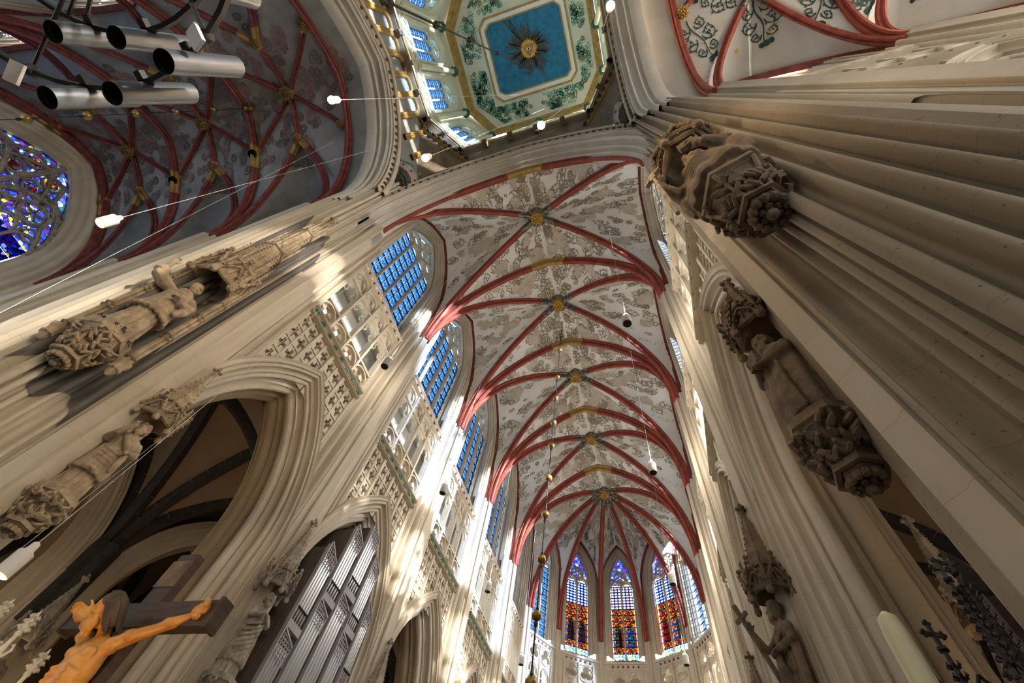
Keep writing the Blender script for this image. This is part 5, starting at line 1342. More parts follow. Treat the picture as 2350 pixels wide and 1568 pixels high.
# R3: bearded figure, toga over one shoulder, grasping a cross
b = MB(); robe(b, ROBE, pleats=11, amp=.045, seed=41)
for k in range(9): drape(b, (.18-.02*k, -.05, 1.40-.02*k), (-.16+.035*k, -.17, .35+.03*k), .02, .036, out=V((0, -4.4, 0)))
drape(b, (.2, .05, 1.35), (.3, -.05, .3), 0, .07)
b.tube([(-.19, -.02, 1.36), (-.30, -.20, 1.16), (-.26, -.40, 1.42)], [.075, .065, .042], 8); hand(b, (-.26, -.40, 1.42), (.1, -.3, .95), (.9, -.2, .2), 1.1, .9)
b.tube([(.19, 0, 1.36), (.30, -.06, 1.08), (.16, -.26, .95)], [.08, .075, .05], 8); hand(b, (.16, -.26, .95), (-.6, -.5, -.3), (0, 0, -1), 1.1, .6)
head(b, (0, -.03, 1.66), -.3, .0, 1.08, True, 'short'); i6 = sculpt(b, 'robed_figure', CARVEDD, .015)
# monk in the aisle
b = MB(); robe(b, ROBE, pleats=12, amp=.03, seed=51); robe(b, [(.0, .29, .26), (.6, .27, .23), (1.2, .26, .17), (1.4, .18, .12), (1.46, .1, .1)], pleats=9, amp=.026, seed=52)
b.lathe([(.16, 1.36), (.19, 1.42), (.16, 1.50), (.09, 1.52)], 12)
b.tube([(-.19, 0, 1.34), (-.25, -.14, 1.1), (-.04, -.27, 1.16)], [.09, .09, .05], 8); hand(b, (-.04, -.27, 1.16), (.7, -.3, .5), (.2, -.6, .8), 1.05, .4); b.tube([(.19, 0, 1.34), (.25, -.14, 1.08), (.04, -.27, 1.12)], [.09, .09, .05], 8); hand(b, (.04, -.27, 1.12), (-.7, -.3, .5), (-.2, -.6, .8), 1.05, .4)
head(b, (0, -.03, 1.66), 0, 0, 1.08, False, 'none')
for k in range(16): b.ball((.107*math.cos(2*PI*k/16)*.85, .02+.107*math.sin(2*PI*k/16), 1.70), .028, 6, 4)
i7 = sculpt(b, 'robed_figure', CARVED, .018)
# corpus of the crucifix (front = -Y)
b = MB(); c0 = []
TOR = [(-.95, .10, .09), (-.80, .15, .115), (-.66, .145, .10), (-.52, .128, .085), (-.40, .15, .105), (-.24, .175, .115), (-.10, .17, .095), (-.02, .10, .07), (.03, .055, .055)]
robe(b, TOR, pleats=2, amp=.004)
for s in (-1, 1):
    for k in range(6):      # ribs
        z = -.28-.045*k; b.tube([(s*.02, -.110+.006*k, z+.035-.012*k), (s*.09, -.120+.004*k, z), (s*.145, -.06, z-.01), (s*.16, .0, z+.03)], [.010, .019, .019, .010], 6)
    b.ball((s*.08, -.075, -.14), .075, 9, 6, (1.1, .6, .7))           # chest
    b.ball((s*.155, 0, -.05), .07, 9, 6)
    arm = [(s*.15, .0, -.045), (s*.30, .03, .05), (s*.42, .07, .125), (s*.52, .095, .19), (s*.62, .115, .245), (s*.68, .125, .275)]
    b.tube(arm, [.062, .056, .044, .050, .038, .027], 9); b.ball((s*.27, .01, .035), .057, 8, 6, (1.5, 1, 1)); b.ball((s*.50, .075, .18), .045, 8, 6, (1.5, 1, 1))
    hand(b, (s*.67, .105, .27), (s*.85, -.10, .45), (0, -1, 0), 1.25, .62)
    b.tube([(s*.09, 0, -.88), (s*.10, -.12, -1.25), (s*.05, .02, -1.62), (s*.02, .0, -1.76)], [.088, .066, .052, .032], 9); b.tube([(s*.02, .0, -1.74), (s*.015, -.12, -1.84)], [.034, .022], 7)
b.ball((0, -.075, -.58), .07, 9, 6, (1.2, .5, 1.4))
b.tube([(0, -.0, -.02), (-.03, -.05, .10)], [.055, .05], 9)
head(b, (-.06, -.13, .17), -.35, .45, 1.02, True, 'none')
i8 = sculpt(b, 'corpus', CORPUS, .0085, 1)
b = MB(); head(b, (-.06, -.13, .17), -.35, .45, 1.05, False, 'long')
b2 = MB(); HR = Matrix.Rotation(-.35, 3, 'Z') @ Matrix.Rotation(.45, 3, 'X'); HP = lambda x, y, z: V((-.06, -.13, .17))+HR @ V((x, y, z))
b2.ball(HP(0, .035, .045), .118, 12, 8, (.92, 1, 1.0), HR)
for k in range(22):
    a = -.5+(PI+1.0)*k/21; x, y = .105*math.cos(a), .02+.105*math.sin(a); o = 1+.12*math.sin(k*2.7)
    b2.tube([HP(x*.5, y*.5+.01, .15), HP(x*o, y*o, .06), HP(x*1.08*o, y*1.05+.01, -.06), HP(x*1.15*o+.01*math.sin(k*1.9), y*1.05+.03, -.17-.04*math.sin(k*1.3))], [.022, .026, .024, .010], 6)
i9 = sculpt(b2, 'carved_hair', HAIRD, .010, 1)
b3 = MB(); robe(b3, [(-1.12, .17, .13), (-1.0, .18, .14), (-.86, .165, .125), (-.78, .155, .115)], pleats=9, amp=.03, seed=60); drape(b3, (.16, -.08, -.85), (.2, -.06, -1.2), 0, .04); i10 = sculpt(b3, 'loincloth', CARVED, .014)
FIG = bake()

def corbel(loc, rz, m, r=.42, label='', text=None, h=.85, plain=False):
    t = thing('stone_corbel', label, 'corbel', loc, rz, 'carved statue corbels')
    a0 = PI/6
    part('slab', MB().lathe([(r*.86, -.14), (r*.9, -.12), (r, -.10), (r, 0), (r*.95, 0)], 6, a0=a0), m, t, smooth=False)
    if text: part('plinth', MB().lathe([(r*.94, 0), (r*.94, .17), (r*.84, .19)], 6, a0=a0), m, t, smooth=False)
    part('bell', MB().lathe([(r*.30, -h), (r*.42, -h+.04), (r*.46, -h+.12), (r*.62, -h*.5), (r*.84, -.14)], 6, a0=a0), m, t, smooth=False)
    q = random.Random(int(abs(loc[0]*100+loc[1]*10))); mb = MB()
    for k in range(6):
        a = a0+PI/3*k; c, sn = math.cos(a), math.sin(a)
        part('edge_rib', MB().tube([(r*.92*c, r*.92*sn, -.13), (r*.70*c, r*.70*sn, -h*.5), (r*.52*c, r*.52*sn, -h+.10)], .022*r/.4, 5), m, t)
    part('lower_ring', MB().sweep([(r*.54*math.cos(a0+PI/3*k), r*.54*math.sin(a0+PI/3*k), -h+.08) for k in range(6)], [(-.03, -.02), (.03, -.02), (.03, .02), (-.03, .02)], (0, 0, 1), closed=True, pclosed=True), m, t, smooth=False)
    for k in range(84):
        f = q.random(); z = -.17-(h-.30)*f; rr = r*(.90-.38*f)*.93; a = q.uniform(0, 6.28); ou = V((math.cos(a), math.sin(a), 0)); tn = V((-ou.y, ou.x, 0))*q.choice((-1, 1)); p = ou*rr+V((0, 0, z)); L = q.uniform(.06, .11)*r/.4
        mb.tube([p-ou*.02, p+ou*.03+tn*L*.4, p+ou*.05+tn*L+V((0, 0, L*.5)), p+ou*.035+tn*L*1.1+V((0, 0, L)), p+ou*.03+tn*L*.6+V((0, 0, L*1.1))], [.022, .03, .026, .018, .010], 6)
    part('carved_foliage', mb, m, t, kind='stuff')
    mb = MB()
    for k in range(12):
        a = 2*PI*k/12; mb.ball((r*.33*math.cos(a), r*.33*math.sin(a), -h-.01), r*.12, 6, 4); mb.ball((r*.16*math.cos(a*2), r*.16*math.sin(a*2), -h-.05), r*.09, 6, 4)
    mb.ball((0, 0, -h-.08), r*.14, 8, 5); part('pendant_rosette', mb, m, t)
    return t
def canopy(loc, rz, m, r, hb, hs, label, tiers=1, seed=0):
    """hexagonal tabernacle: gabled base with hanging finials, crocketed spire"""
    t = thing('stone_canopy', label, 'canopy', loc, rz, 'openwork statue canopies')
    a0 = PI/6
    mb = MB().lathe([(.02, hb*.7), (r*.55, hb*.55), (r*.84, .03), (r*.95, .05), (r*.95, hb*.86), (r*1.08, hb*.9), (r*1.1, hb), (r*.5, hb)], 6, a0=a0); part('drum', mb, m, t, smooth=False)
    mb = MB(); mk = MB(); mp_ = MB()
    for k in range(6):
        a = a0+PI/3*k; a2 = a+PI/3; p = V((math.cos(a), math.sin(a), 0))*r; p2 = V((math.cos(a2), math.sin(a2), 0))*r; mid = (p+p2)/2; ou = mid.normalized(); w = (p2-p)/2
        arch = [mid+w*u+V((0, 0, z)) for u, z in ((-.92, -.02), (-.8, hb*.30), (-.45, hb*.52), (0, hb*.72), (.45, hb*.52), (.8, hb*.30), (.92, -.02))]
        mb.tube([x+ou*.03 for x in arch], .028*r/.4, 5)
        g = [mid-w*.95+ou*.05+V((0, 0, hb*.22)), mid+ou*.09+V((0, 0, hb*1.18)), mid+w*.95+ou*.05+V((0, 0, hb*.22))]; mb.tube(g, .03*r/.4, 5)
        for i in range(4):
            for e0, e1 in ((g[0], g[1]), (g[1], g[2])): mk.ball(lerp(e0, e1, (i+.5)/4)+ou*.02, .035*r/.4, 5, 3)
        mk.ball(g[1]+V((0, 0, .04)), .05*r/.4, 6, 4)
        for s in (-.5, 0, .5): mb.tube([mid+w*s+ou*.01+V((0, 0, hb*.75)), mid+w*s+ou*.01+V((0, 0, hb*.30+abs(s)*.0))], .014*r/.4, 4)
        mp_ = MB(); mp_.tube([p*1.02+V((0, 0, -.02)), p*1.02+V((0, 0, hb*.95)), p*1.0+V((0, 0, hb*1.5))], [.04*r/.4, .035*r/.4, .004], 5)      # corner pinnacles
        mp_.ball(p*1.03+V((0, 0, -.06)), .07*r/.4, 7, 5)
        for i in range(4): mk.ball(p*1.08+V((0, 0, hb*(1+.1*i))), .022*r/.4, 5, 3)
        part('pinnacle', mp_, m, t)
    part('gables', mb, m, t)
    z = hb; rr = r*.72; sp = MB(); seg = hs/tiers
    for ti in range(tiers):
        top = (ti == tiers-1); r1 = rr*(.16 if top else .70)
        sp.lathe([(rr, z), (rr*.96, z+seg*.04), (r1, z+seg*.92), (r1*1.25, z+seg*.93), (r1*1.25, z+seg*.96), (r1*.7, z+seg)], 6, a0=a0)
        n = max(6, int(seg/.13))
        for k in range(6):
            a = a0+PI/3*k
            for i in range(n):
                f = (i+.5)/n; q = rr+(r1-rr)*f; mk.ball((q*1.06*math.cos(a), q*1.06*math.sin(a), z+seg*.92*f), .034*max(.5, q/.3), 5, 3)
            if tiers > 1:
                q = rr*1.1; sp.tube([(q*math.cos(a), q*math.sin(a), z-.1), (q*math.cos(a), q*math.sin(a), z+seg*.45), (q*.97*math.cos(a), q*.97*math.sin(a), z+seg*.75)], [.04, .034, .004], 5)
                for f in (.5, .58, .66): mk.ball((q*1.05*math.cos(a), q*1.05*math.sin(a), z+seg*f), .028, 5, 3)
                a2 = a+PI/6; q2 = rr*1.0; sp.tube([(q2*math.cos(a2), q2*math.sin(a2), z+seg*.02), (q2*.95*math.cos(a2), q2*.95*math.sin(a2), z+seg*.5)], .022, 4)
        z += seg; rr = r1
    part('spire', sp, m, t, smooth=False)
    fi = MB(); fi.ball((0, 0, z+.02), .075*r/.4, 7, 5); fi.ball((0, 0, z+.13), .05*r/.4, 6, 4)
    for k in range(4): fi.ball((.09*r/.4*math.cos(k*PI/2), .09*r/.4*math.sin(k*PI/2), z+.03), .05*r/.4, 5, 3)
    part('finial', fi, m, t); part('crockets', mk, m, t, kind='stuff')
    return t
def statue(loc, rz, me, label, sc=1.0):
    t = thing('stone_statue', label, 'statue', loc, rz, 'carved figures on the pillars'); o = link('figure', me, t); t.scale = (sc,)*3; return t
# left crossing pillar
NL = V((-4.86, -1.14)); RL = PI*.27
corbel((NL.x, NL.y, 7.30), RL, CARVED, .41, 'tan hexagonal corbel with black lettering under the raised-arm statue', text=True, h=.75)
s1 = statue((NL.x, NL.y, 7.49), RL, FIG[i1], 'tan stone deacon statue raising one arm, scalloped surplice', 1.10)
canopy((NL.x-.06, NL.y+.05, 9.80), RL, CARVED, .50, .75, 4.9, 'tall tan three-tier canopy above the raised-arm statue', 3)
def lettering(txt, size, M, name='inscription'):
    cu = bpy.data.curves.new(name, 'FONT'); cu.body = txt; cu.size = size; cu.extrude = .004; cu.align_x = 'CENTER'; cu.resolution_u = 3
    o = bpy.data.objects.new(name+'_raw', cu); COL.objects.link(o); dg = bpy.context.evaluated_depsgraph_get(); me = bpy.data.meshes.new_from_object(o.evaluated_get(dg)); bpy.data.objects.remove(o)
    me.materials.clear(); me.materials.append(INK); return me, M
par = [o for o in bpy.data.objects if o.name == 'stone_corbel'][0]
for txt, ang in (('nardus .', -PI/2-PI/3*0-.0), ('Bechel,', -PI/2+PI/3)):
    fr = Matrix.Rotation(ang+PI/2, 4, 'Z') @ Matrix.Translation((0, -.41*.94*math.cos(PI/6)-.006, .045)) @ Matrix.Rotation(PI/2, 4, 'X')
    me, _ = lettering(txt, .125, None); o = link('inscription', me, par, kind='stuff'); o.matrix_local = fr
# niche columns and dark old stone behind
for s, nm in ((-1, 'crossing side'), (1, 'choir side')):
    side = V((math.cos(RL), math.sin(RL)))*(.54*s); p = NL+side+V((-.06, .05))
    t = thing('niche_column', 'slim banded tan colonnette on the %s of the raised-arm statue' % nm, 'column', (p.x, p.y, 0), RL, 'colonnettes beside the statue')
    mb = MB()
    for q in ((-.05, 0), (.05, 0), (0, -.05)): mb.tube([(q[0], q[1], 7.15), (q[0], q[1], 9.9)], .034, 6)
    part('shafts', mb, CARVED, t); mb = MB()
    for z in (7.1, 7.2, 7.9, 8.0, 8.7, 8.8, 9.4): mb.lathe([(.085, z), (.11, z+.025), (.085, z+.05)], 8)
    part('rings', mb, CARVED, t); mb = MB().lathe([(.02, 6.75), (.06, 6.80), (.09, 6.92), (.11, 7.03), (.13, 7.06), (.13, 7.12)], 8)
    for k in range(8): mb.ball((.085*math.cos(k*PI/4), .085*math.sin(k*PI/4), 6.9), .035, 5, 3)
    part('pendant', mb, CARVED, t)
mb = MB(); dk = [(-(x), y) for x, y in PP if -1.45 < y < -.18 and x < 5.45]
off = []
for i, (x, y) in enumerate(dk):
    a = V(dk[max(0, i-1)]); c = V(dk[min(len(dk)-1, i+1)]); d = (c-a).normalized(); n = V((-d.y, d.x)); n = n if n.x > 0 else -n; off.append((x+n.x*.015, y+n.y*.015))
mb.extrude(off, lambda p: 6.35+.25*math.sin(p[1]*9), lambda p: 14.6+.6*math.sin(p[1]*7)); part('weathered_course', mb, STONED, pier_l)
# right crossing pillar
NR = V((4.90, -1.16)); RR = -PI*.26
corbel((NR.x, NR.y, 6.95), RR, CARVEDD, .44, 'dark hexagonal leaf corbel under the statue with cross staff', h=.85)
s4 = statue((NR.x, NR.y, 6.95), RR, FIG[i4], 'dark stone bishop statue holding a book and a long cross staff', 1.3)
st = MB().tube([(-.38, -.33, .05), (-.36, -.30, 1.86)], .022, 8); part('staff', st, CARVED, s4)
st = MB(); st.box(-.40, -.32, -.325, -.275, 1.80, 2.06); st.box(-.49, -.23, -.325, -.275, 1.90, 1.95); st.box(-.46, -.26, -.325, -.275, 1.98, 2.02); part('staff_cross', st, CARVED, s4)
bk = MB().box(-.09, .09, -.03, .03, -.12, .12, M=Matrix.Translation((.12, -.30, 1.40)) @ Matrix.Rotation(.4, 4, 'Z')); part('book', bk, CARVEDD, s4)
canopy((NR.x+.05, NR.y+.02, 9.75), RR, CARVEDD, .52, .40, 2.4, 'dark canopy with rosettes above the cross-staff statue', 2)
# statues on the responds and choir pillars
def group(x, y, zf, rz, me, m, who, cw, chs, sc=.9, r=.34):
    nm = who
    corbel((x, y, zf), rz, m, r, 'corbel below %s' % nm, h=.62); s = statue((x, y, zf), rz, me, nm, sc)
    canopy((x-(.05 if x < 0 else -.05), y, zf+sc*1.86+.02), rz, m, r*1.02, .42, chs, 'crocketed canopy above %s' % nm, 1); return s
group(-4.98, .55, 5.45, PI/2-.45, FIG[i2], CARVED, 'tan blessing statue with curly hair beside the first arch', 0, 1.3)
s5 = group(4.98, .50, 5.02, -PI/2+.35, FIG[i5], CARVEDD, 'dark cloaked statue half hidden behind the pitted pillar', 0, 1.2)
part('book', MB().box(-.10, .10, -.36, -.30, 1.02, 1.24), CARVEDD, s5)
group(-4.86, 5.10, 5.25, PI/2-.3, FIG[i3], CARVEDG, 'grey statue in crossing folds left of the organ', 0, 1.35)
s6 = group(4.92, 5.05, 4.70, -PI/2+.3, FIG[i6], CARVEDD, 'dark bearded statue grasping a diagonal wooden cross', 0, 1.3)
cr = MB(); Mx = Matrix.Translation((-.25, -.43, 1.42)) @ Matrix.Rotation(.42, 4, 'X') @ Matrix.Rotation(.12, 4, 'Y'); cr.box(-.03, .03, -.03, .03, -1.15, .42, M=Mx); cr.box(-.20, .20, -.028, .028, .18, .24, M=Mx); part('held_cross', cr, CARVEDD, s6)
group(-4.86, 10.25, 5.25, PI/2, FIG[i2], CARVEDG, 'farther grey statue beyond the organ', 0, 1.3)
group(4.92, 10.20, 4.80, -PI/2, FIG[i5], CARVEDD, 'farther dark statue on the second shaded pillar', 0, 1.3)
corbel((8.0, 6.2, 4.65), -PI/2-.5, CARVED, .36, 'corbel below the tan monk statue'); statue((8.0, 6.2, 4.65), -PI/2-.5, FIG[i7], 'tan tonsured monk statue behind the black iron crosses', .95)
canopy((8.02, 6.2, 6.5), -PI/2, CARVED, .36, .45, 1.6, 'tan crocketed canopy above the monk statue', 1)
corbel((-11.3, 5.1, 4.3), PI/2-.5, CARVEDG, .36, 'corbel in the dim aisle behind the crucifix'); canopy((-11.3, 5.1, 5.9), PI/2, CARVEDG, .36, .4, 1.2, 'dim grey canopy on the aisle pillar behind the crucifix', 1)
statue((-11.3, 5.1, 4.3), PI/2-.5, FIG[i3], 'dim grey statue in the aisle behind the crucifix', .85)

# ================================================================ CRUCIFIX
cx = thing('crucifix', 'dark oak crucifix with polychrome corpus lit gold from below', 'crucifix', (-1.3, .60, 0))
mb = MB(); mb.box(-.12, .12, -.05, .05, .0, 4.22); part('upright', mb, WOOD, cx, smooth=False)
mb = MB(); mb.box(-.86, .86, -.06, .06, 3.47, 3.70); mb.box(-.90, -.86, -.075, .075, 3.45, 3.72); mb.box(.86, .90, -.075, .075, 3.45, 3.72); part('crossbeam', mb, WOOD, cx, smooth=False)
mb = MB().box(-.13, .13, -.062, -.05, 3.86, 4.14); part('title_board', mb, mat('worn_title_board', (.22, .15, .11), (.10, .07, .05), 5), cx, smooth=False)
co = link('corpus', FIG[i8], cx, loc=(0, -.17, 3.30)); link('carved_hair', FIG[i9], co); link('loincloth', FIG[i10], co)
mb = MB(); mb.lathe([(.45, 0), (.45, .12), (.30, .2), (.24, .9), (.16, 1.1)], 8); part('foot', mb, WOOD, cx, smooth=False)
tl = bpy.data.lights.new('crucifix_spot', 'SPOT'); tl.energy = 120; tl.color = (1, .58, .20); tl.spot_size = .75; tl.spot_blend = .5; tl.shadow_soft_size = .08
to = bpy.data.objects.new('crucifix_spot', tl); COL.objects.link(to); to.location = (.2, -1.6, .6); to.rotation_euler = (V((-1.25, .4, 3.25))-V((.2, -1.6, .6))).to_track_quat('-Z', 'Y').to_euler()

# ================================================================ ORGAN
og = thing('choir_organ', 'grey organ with tin pipes and lattice panels in the second arch', 'organ', (-5.30, 0, 0))
def latt(y0, y1, z0, zl, zr, x=.03):
    """triangular-topped openwork panel, local front +x"""
    mb = MB(); mb.box(x-.03, x, y0, y0+.03, z0, zl); mb.box(x-.03, x, y1-.03, y1, z0, zr)
    n = int((y1-y0)/.085)
    for k in range(n+1):
        y = y0+(y1-y0)*k/n; zt = zl+(zr-zl)*k/n; mb.box(x-.025, x-.005, y-.012, y+.012, z0+.03*((k*7) % 3), zt)
    m = int((max(zl, zr)-z0)/.085)
    for k in range(m):
        z = z0+.1+.085*k; f = 1.0
        if zl != zr: f = max(0, min(1, (zl-z)/(zl-zr))) if zl > zr else 1
        ye = y0+(y1-y0)*(f if zl > zr else 1); ys = y0 if zl >= zr else y0+(y1-y0)*max(0, (z-zl)/(zr-zl))
        if ye-ys > .05: mb.box(x-.02, x, ys, ye, z-.010, z+.010)
    mb.tube([(x, y0, zl), (x, y1, zr)], .03, 4)
    return mb
TW = [(6.38, 6.88, 9.15), (7.02, 7.56, 10.25), (7.70, 8.26, 10.85), (8.40, 8.88, 10.2), (9.02, 9.42, 9.1)]
mb = MB(); mb.box(-2.2, -.08, 6.32, 6.95, 0, 9.05); mb.box(-2.2, -.08, 6.95, 7.63, 0, 10.15); mb.box(-2.2, -.08, 7.63, 8.33, 0, 10.75); mb.box(-2.2, -.08, 8.33, 8.95, 0, 10.1); mb.box(-2.2, -.08, 8.95, 9.48, 0, 9.0)
part('case', mb, ORGAN, og, smooth=False)
for z0, z1 in ((5.0, 6.6), (6.7, 7.9), (8.0, 8.95)):
    mb = MB(); mb.box(-1.9, -.3, 6.295, 6.32, z0, z1); part('side_panel', mb, ORGAN, og, smooth=False)
mb = MB()
for a, c2 in ((7.55, 8.1),): mb.box(-1.9, -.9, 6.93, 6.95, 9.15, 10.05); mb.box(-.85, -.2, 6.93, 6.95, 9.15, 10.05)
part('side_panel', mb, ORGAN, og, smooth=False)
for ti, (y0, y1, zt) in enumerate(TW):
    part('lattice_panel', latt(y0, y1, zt-.62, zt+.10, zt-.22), ORGANL, og, smooth=False)
    zb = zt-2.0
    mb = MB(); mb.box(-.06, .05, y0-.03, y1+.03, zb-.20, zb-.02); part('lilac_rail', mb, ORGANL, og, smooth=False)
    part('lattice_panel', latt(y0, y1, zb-.85, zb-.22, zb-.42), ORGANL, og, smooth=False)
    n = 5; w = (y1-y0)/n
    for k in range(n):
        y = y0+w*(k+.5); r = w*.44; top = zt-.30-.10*k*(.5 if ti in (0, 1, 2) else .3)
        part('pipe', MB().lathe([(.012, zb), (r*.9, zb+.32), (r, zb+.36), (r, top)], 8, Matrix.Translation((-.02, y, 0))), PIPE, og)
        low = max(3.6, zb-4.3-.15*k)
        part('pipe', MB().lathe([(.012, low), (r*.9, low+.4), (r, low+.45), (r, zb-.55)], 8, Matrix.Translation((-.02, y, 0))), PIPE, og)
    mb = MB(); mb.box(-.05, .06, y0-.045, y0-.015, 3.5, zt); part('stile', mb, ORGANL, og, smooth=False)
    mb = MB()
    for z in (zb+.30, zb-4.0 if zb-4 > 3.8 else 4.2): part('pipe_rail', MB().box(-.1, .05, y0, y1, z-.012, z+.012), IRON, og, smooth=False)

# ================================================================ HANGING LIGHTS, CHAINS, LAMPS
def pend(x, y, z, top, label, cat='pendant lamp'):
    t = thing('pendant_speaker', label, cat, (x, y, z), 0, 'grey pendant cylinders in the choir')
    part('housing', MB().lathe([(.135, -.22), (.14, -.20), (.14, .16), (.12, .22), (.05, .28), (.05, .40), (.02, .42)], 16), LAMPG, t)
    d = bpy.data.lights.new('vault_fill_light', 'POINT'); d.energy = 130 if x > 0 else 60; d.color = (1, .90, .76); d.shadow_soft_size = .12; o = bpy.data.objects.new('vault_fill_light', d); COL.objects.link(o); o.location = (x, y, z+.75)  # light added above the cylinder to brighten the choir vault
    part('grille', MB().lathe([(.001, -.224), (.118, -.224), (.12, -.218)], 16), BLACK, t)
    part('wire', MB().tube([(0, 0, .4), (0, 0, top-z)], .006, 4), WIRE, t)
for k, y in enumerate((3.5, 9.3, 15.35, 21.16)):
    pend(3.55, y, 13.84, 25.6, '%s hanging grey cylinder on the shaded side of the choir, counted from the crossing' % ORD[k])
    pend(-4.3, y, 13.84, 25.8, '%s hanging grey cylinder before the blue windows, counted from the crossing' % ORD[k])
def chain(name, x, y, ztop, zbot, balls, label, m=BRASS, r=.13, lamp=False, cm=IRON, cr=.022):
    t = thing(name, label, 'chain', (x, y, 0)); part('rod', MB().tube([(0, 0, zbot), (0, 0, ztop)], cr, 6), cm, t)
    for z in balls:
        part('ball', MB().ball((0, 0, z), r, 14, 9), m, t)
        part('eyelet', MB().lathe([(.025, z-r-.16), (.05, z-r-.12), (.05, z-r-.06), (.025, z-r)], 8).lathe([(.025, z+r), (.045, z+r+.04), (.02, z+r+.1)], 8), cm, t)
    return t
ch = chain('chandelier_chain', 0, 8.85, 26.0, 4.5, [24.3, 22.5, 19.9, 18.2, 16.5, 15.1, 13.4, 11.8, 10.2, 8.55, 7.0], 'long chain with brass balls hanging down the middle of the choir', r=.135)
part('hook', MB().tube([(0, 0, 9.3), (.02, 0, 9.15), (.10, 0, 9.1), (.13, 0, 9.22)], .014, 5), IRON, ch)
chain('ball_chain', -12.5, -6.24, 25.25, 9, [25.05, 24.65, 22.44, 20.27, 18.37, 16.47, 14.56, 12.6], 'pale chain with small brass balls in the dim transept', r=.14, cr=.012)
chain('lantern_chain', 0, -5.17, 40.4, 6.4, [25.9, 20.1, 16.0, 12.6], 'black chain with iron balls hanging from the lantern ceiling', IRON, .10, cr=.03)
# ring chandelier
rc = thing('ring_chandelier', 'black double ring chandelier with vertical steel tubes', 'chandelier', (0, -5.36, 0))
def hring(r, z, w=.03, n=48): return MB().sweep([(r*math.cos(2*PI*k/n), r*math.sin(2*PI*k/n), z) for k in range(n)], [(-w, -w*.6), (w, -w*.6), (w, w*.6), (-w, w*.6)], (0, 0, 1), closed=True, pclosed=True)
part('lower_ring', hring(1.76, 5.58), IRON, rc); part('upper_ring', hring(1.32, 6.02), IRON, rc)
tb = MB(); tb.grid([[V((r*math.cos(2*PI*k/20), r*math.sin(2*PI*k/20), z)) for k in range(20)] for r, z in ((.082, -.30), (.084, -.36), (.088, -.36), (.088, .46), (.08, .47), (.001, .47))], True)
ME_TUBE = tb.mesh('steel_tube', STEEL, True); ME_TIN = MB().grid([[V((r*math.cos(2*PI*k/18), r*math.sin(2*PI*k/18), z)) for k in range(18)] for r, z in ((.083, -.352), (.082, -.1), (.001, -.09))], True).mesh('tube_mouth', BLACK, True)
for ring_r, z, angs in ((1.84, 5.58, [112, 93, 75, 28, 168, 215, 262, 310]), (1.40, 6.02, [122, 98, 62, 195, 245, 295, 345])):
    for a in angs:
        a = math.radians(a); p = (ring_r*math.cos(a), ring_r*math.sin(a), z); link('steel_tube', ME_TUBE, rc, loc=p); link('tube_mouth', ME_TIN, rc, loc=p)
        q = V((math.cos(a), math.sin(a), 0)); part('clamp', MB().box(-.03, .03, -.05, .05, -.03, .03, M=Matrix.Translation(V(p)-q*.12)), IRON, rc, smooth=False)
hub = (0, 0, 6.5)
for k in range(6):
    a = math.radians(128+60*k)
    for r, z, dr in ((1.76, 5.58, 0), (1.32, 6.02, .06), (1.32, 6.02, -.06)):
        part('arm', MB().tube([(r*math.cos(a+dr), r*math.sin(a+dr), z), (.12*math.cos(a), .12*math.sin(a), 6.5)], .018, 6), IRON, rc)
    part('joint', MB().ball((1.76*math.cos(a), 1.76*math.sin(a), 5.58), .06, 8, 5), IRON, rc)
    part('reflector_plate', MB().box(-.09, .09, -.06, .06, -.015, .015, M=Matrix.Translation((1.78*math.cos(a), 1.78*math.sin(a), 5.44)) @ Matrix.Rotation(a, 4, 'Z') @ Matrix.Rotation(.5, 4, 'Y')), LAMPW, rc, smooth=False)
part('hub', MB().lathe([(.04, 6.3), (.14, 6.4), (.14, 6.6), (.04, 6.75)], 12), IRON, rc)
# bulb lamps
def bulb(x, y, z, top, label, power, lit=True):
    t = thing('hanging_bulb', label, 'lamp', (x, y, z), 0, 'small hanging lamps')
    part('socket', MB().lathe([(.055, -.02), (.06, .0), (.06, .16), (.045, .18), (.02, .24), (.012, .3)], 14), LAMPW, t)
    part('bulb', MB().ball((0, 0, -.06), .065, 12, 8, (1, 1, 1.2)), BULB if lit else BULBW, t)
    part('wire', MB().tube([(0, 0, .25), (0, 0, top-z)], .005, 4), WIRE, t)
    d = bpy.data.lights.new('bulb_light', 'POINT'); d.energy = power; d.color = (1, .72, .42); d.shadow_soft_size = .06; o = bpy.data.objects.new('bulb_light', d); COL.objects.link(o); o.location = (x, y, z-.22)
bulb(2.70, -2.27, 10.0, 40.51, 'bright bulb glowing below the lantern rim over the choir arch', 45)
bulb(4.06, -3.55, 10.0, 40.51, 'bright bulb at the lantern rim beside the pitted pillar', 45)
bulb(.59, -2.29, 10.0, 40.51, 'small white lamp between the lantern rim and the first red arch', 25)
bulb(-.69, -3.58, 10.0, 40.51, 'small lit lamp before the boss of the dim transept vault', 25)
def spot(x, y, z, top, label, aim=None):
    t = thing('hanging_spotlight', label, 'lamp', (x, y, z), 0, 'white cylinder spotlights')
    part('housing', MB().lathe([(.085, -.16), (.09, -.16), (.09, .12), (.05, .15), (.04, .24), (.015, .26)], 16), LAMPW, t)
    part('lamp_mouth', MB().lathe([(.001, -.158), (.078, -.164), (.001, -.166)], 16), BULBW, t)
    part('wire', MB().tube([(0, 0, .25), (0, 0, top-z)], .005, 4), WIRE, t)
    d = bpy.data.lights.new('spot_light', 'SPOT'); d.energy = 60; d.color = (1, .75, .45); d.spot_size = 1.2; o = bpy.data.objects.new('spot_light', d); COL.objects.link(o); o.location = (x, y, z-.25)
spot(-4.6, -2.79, 8.35, 28.9, 'white hanging spotlight before the dim transept vault')
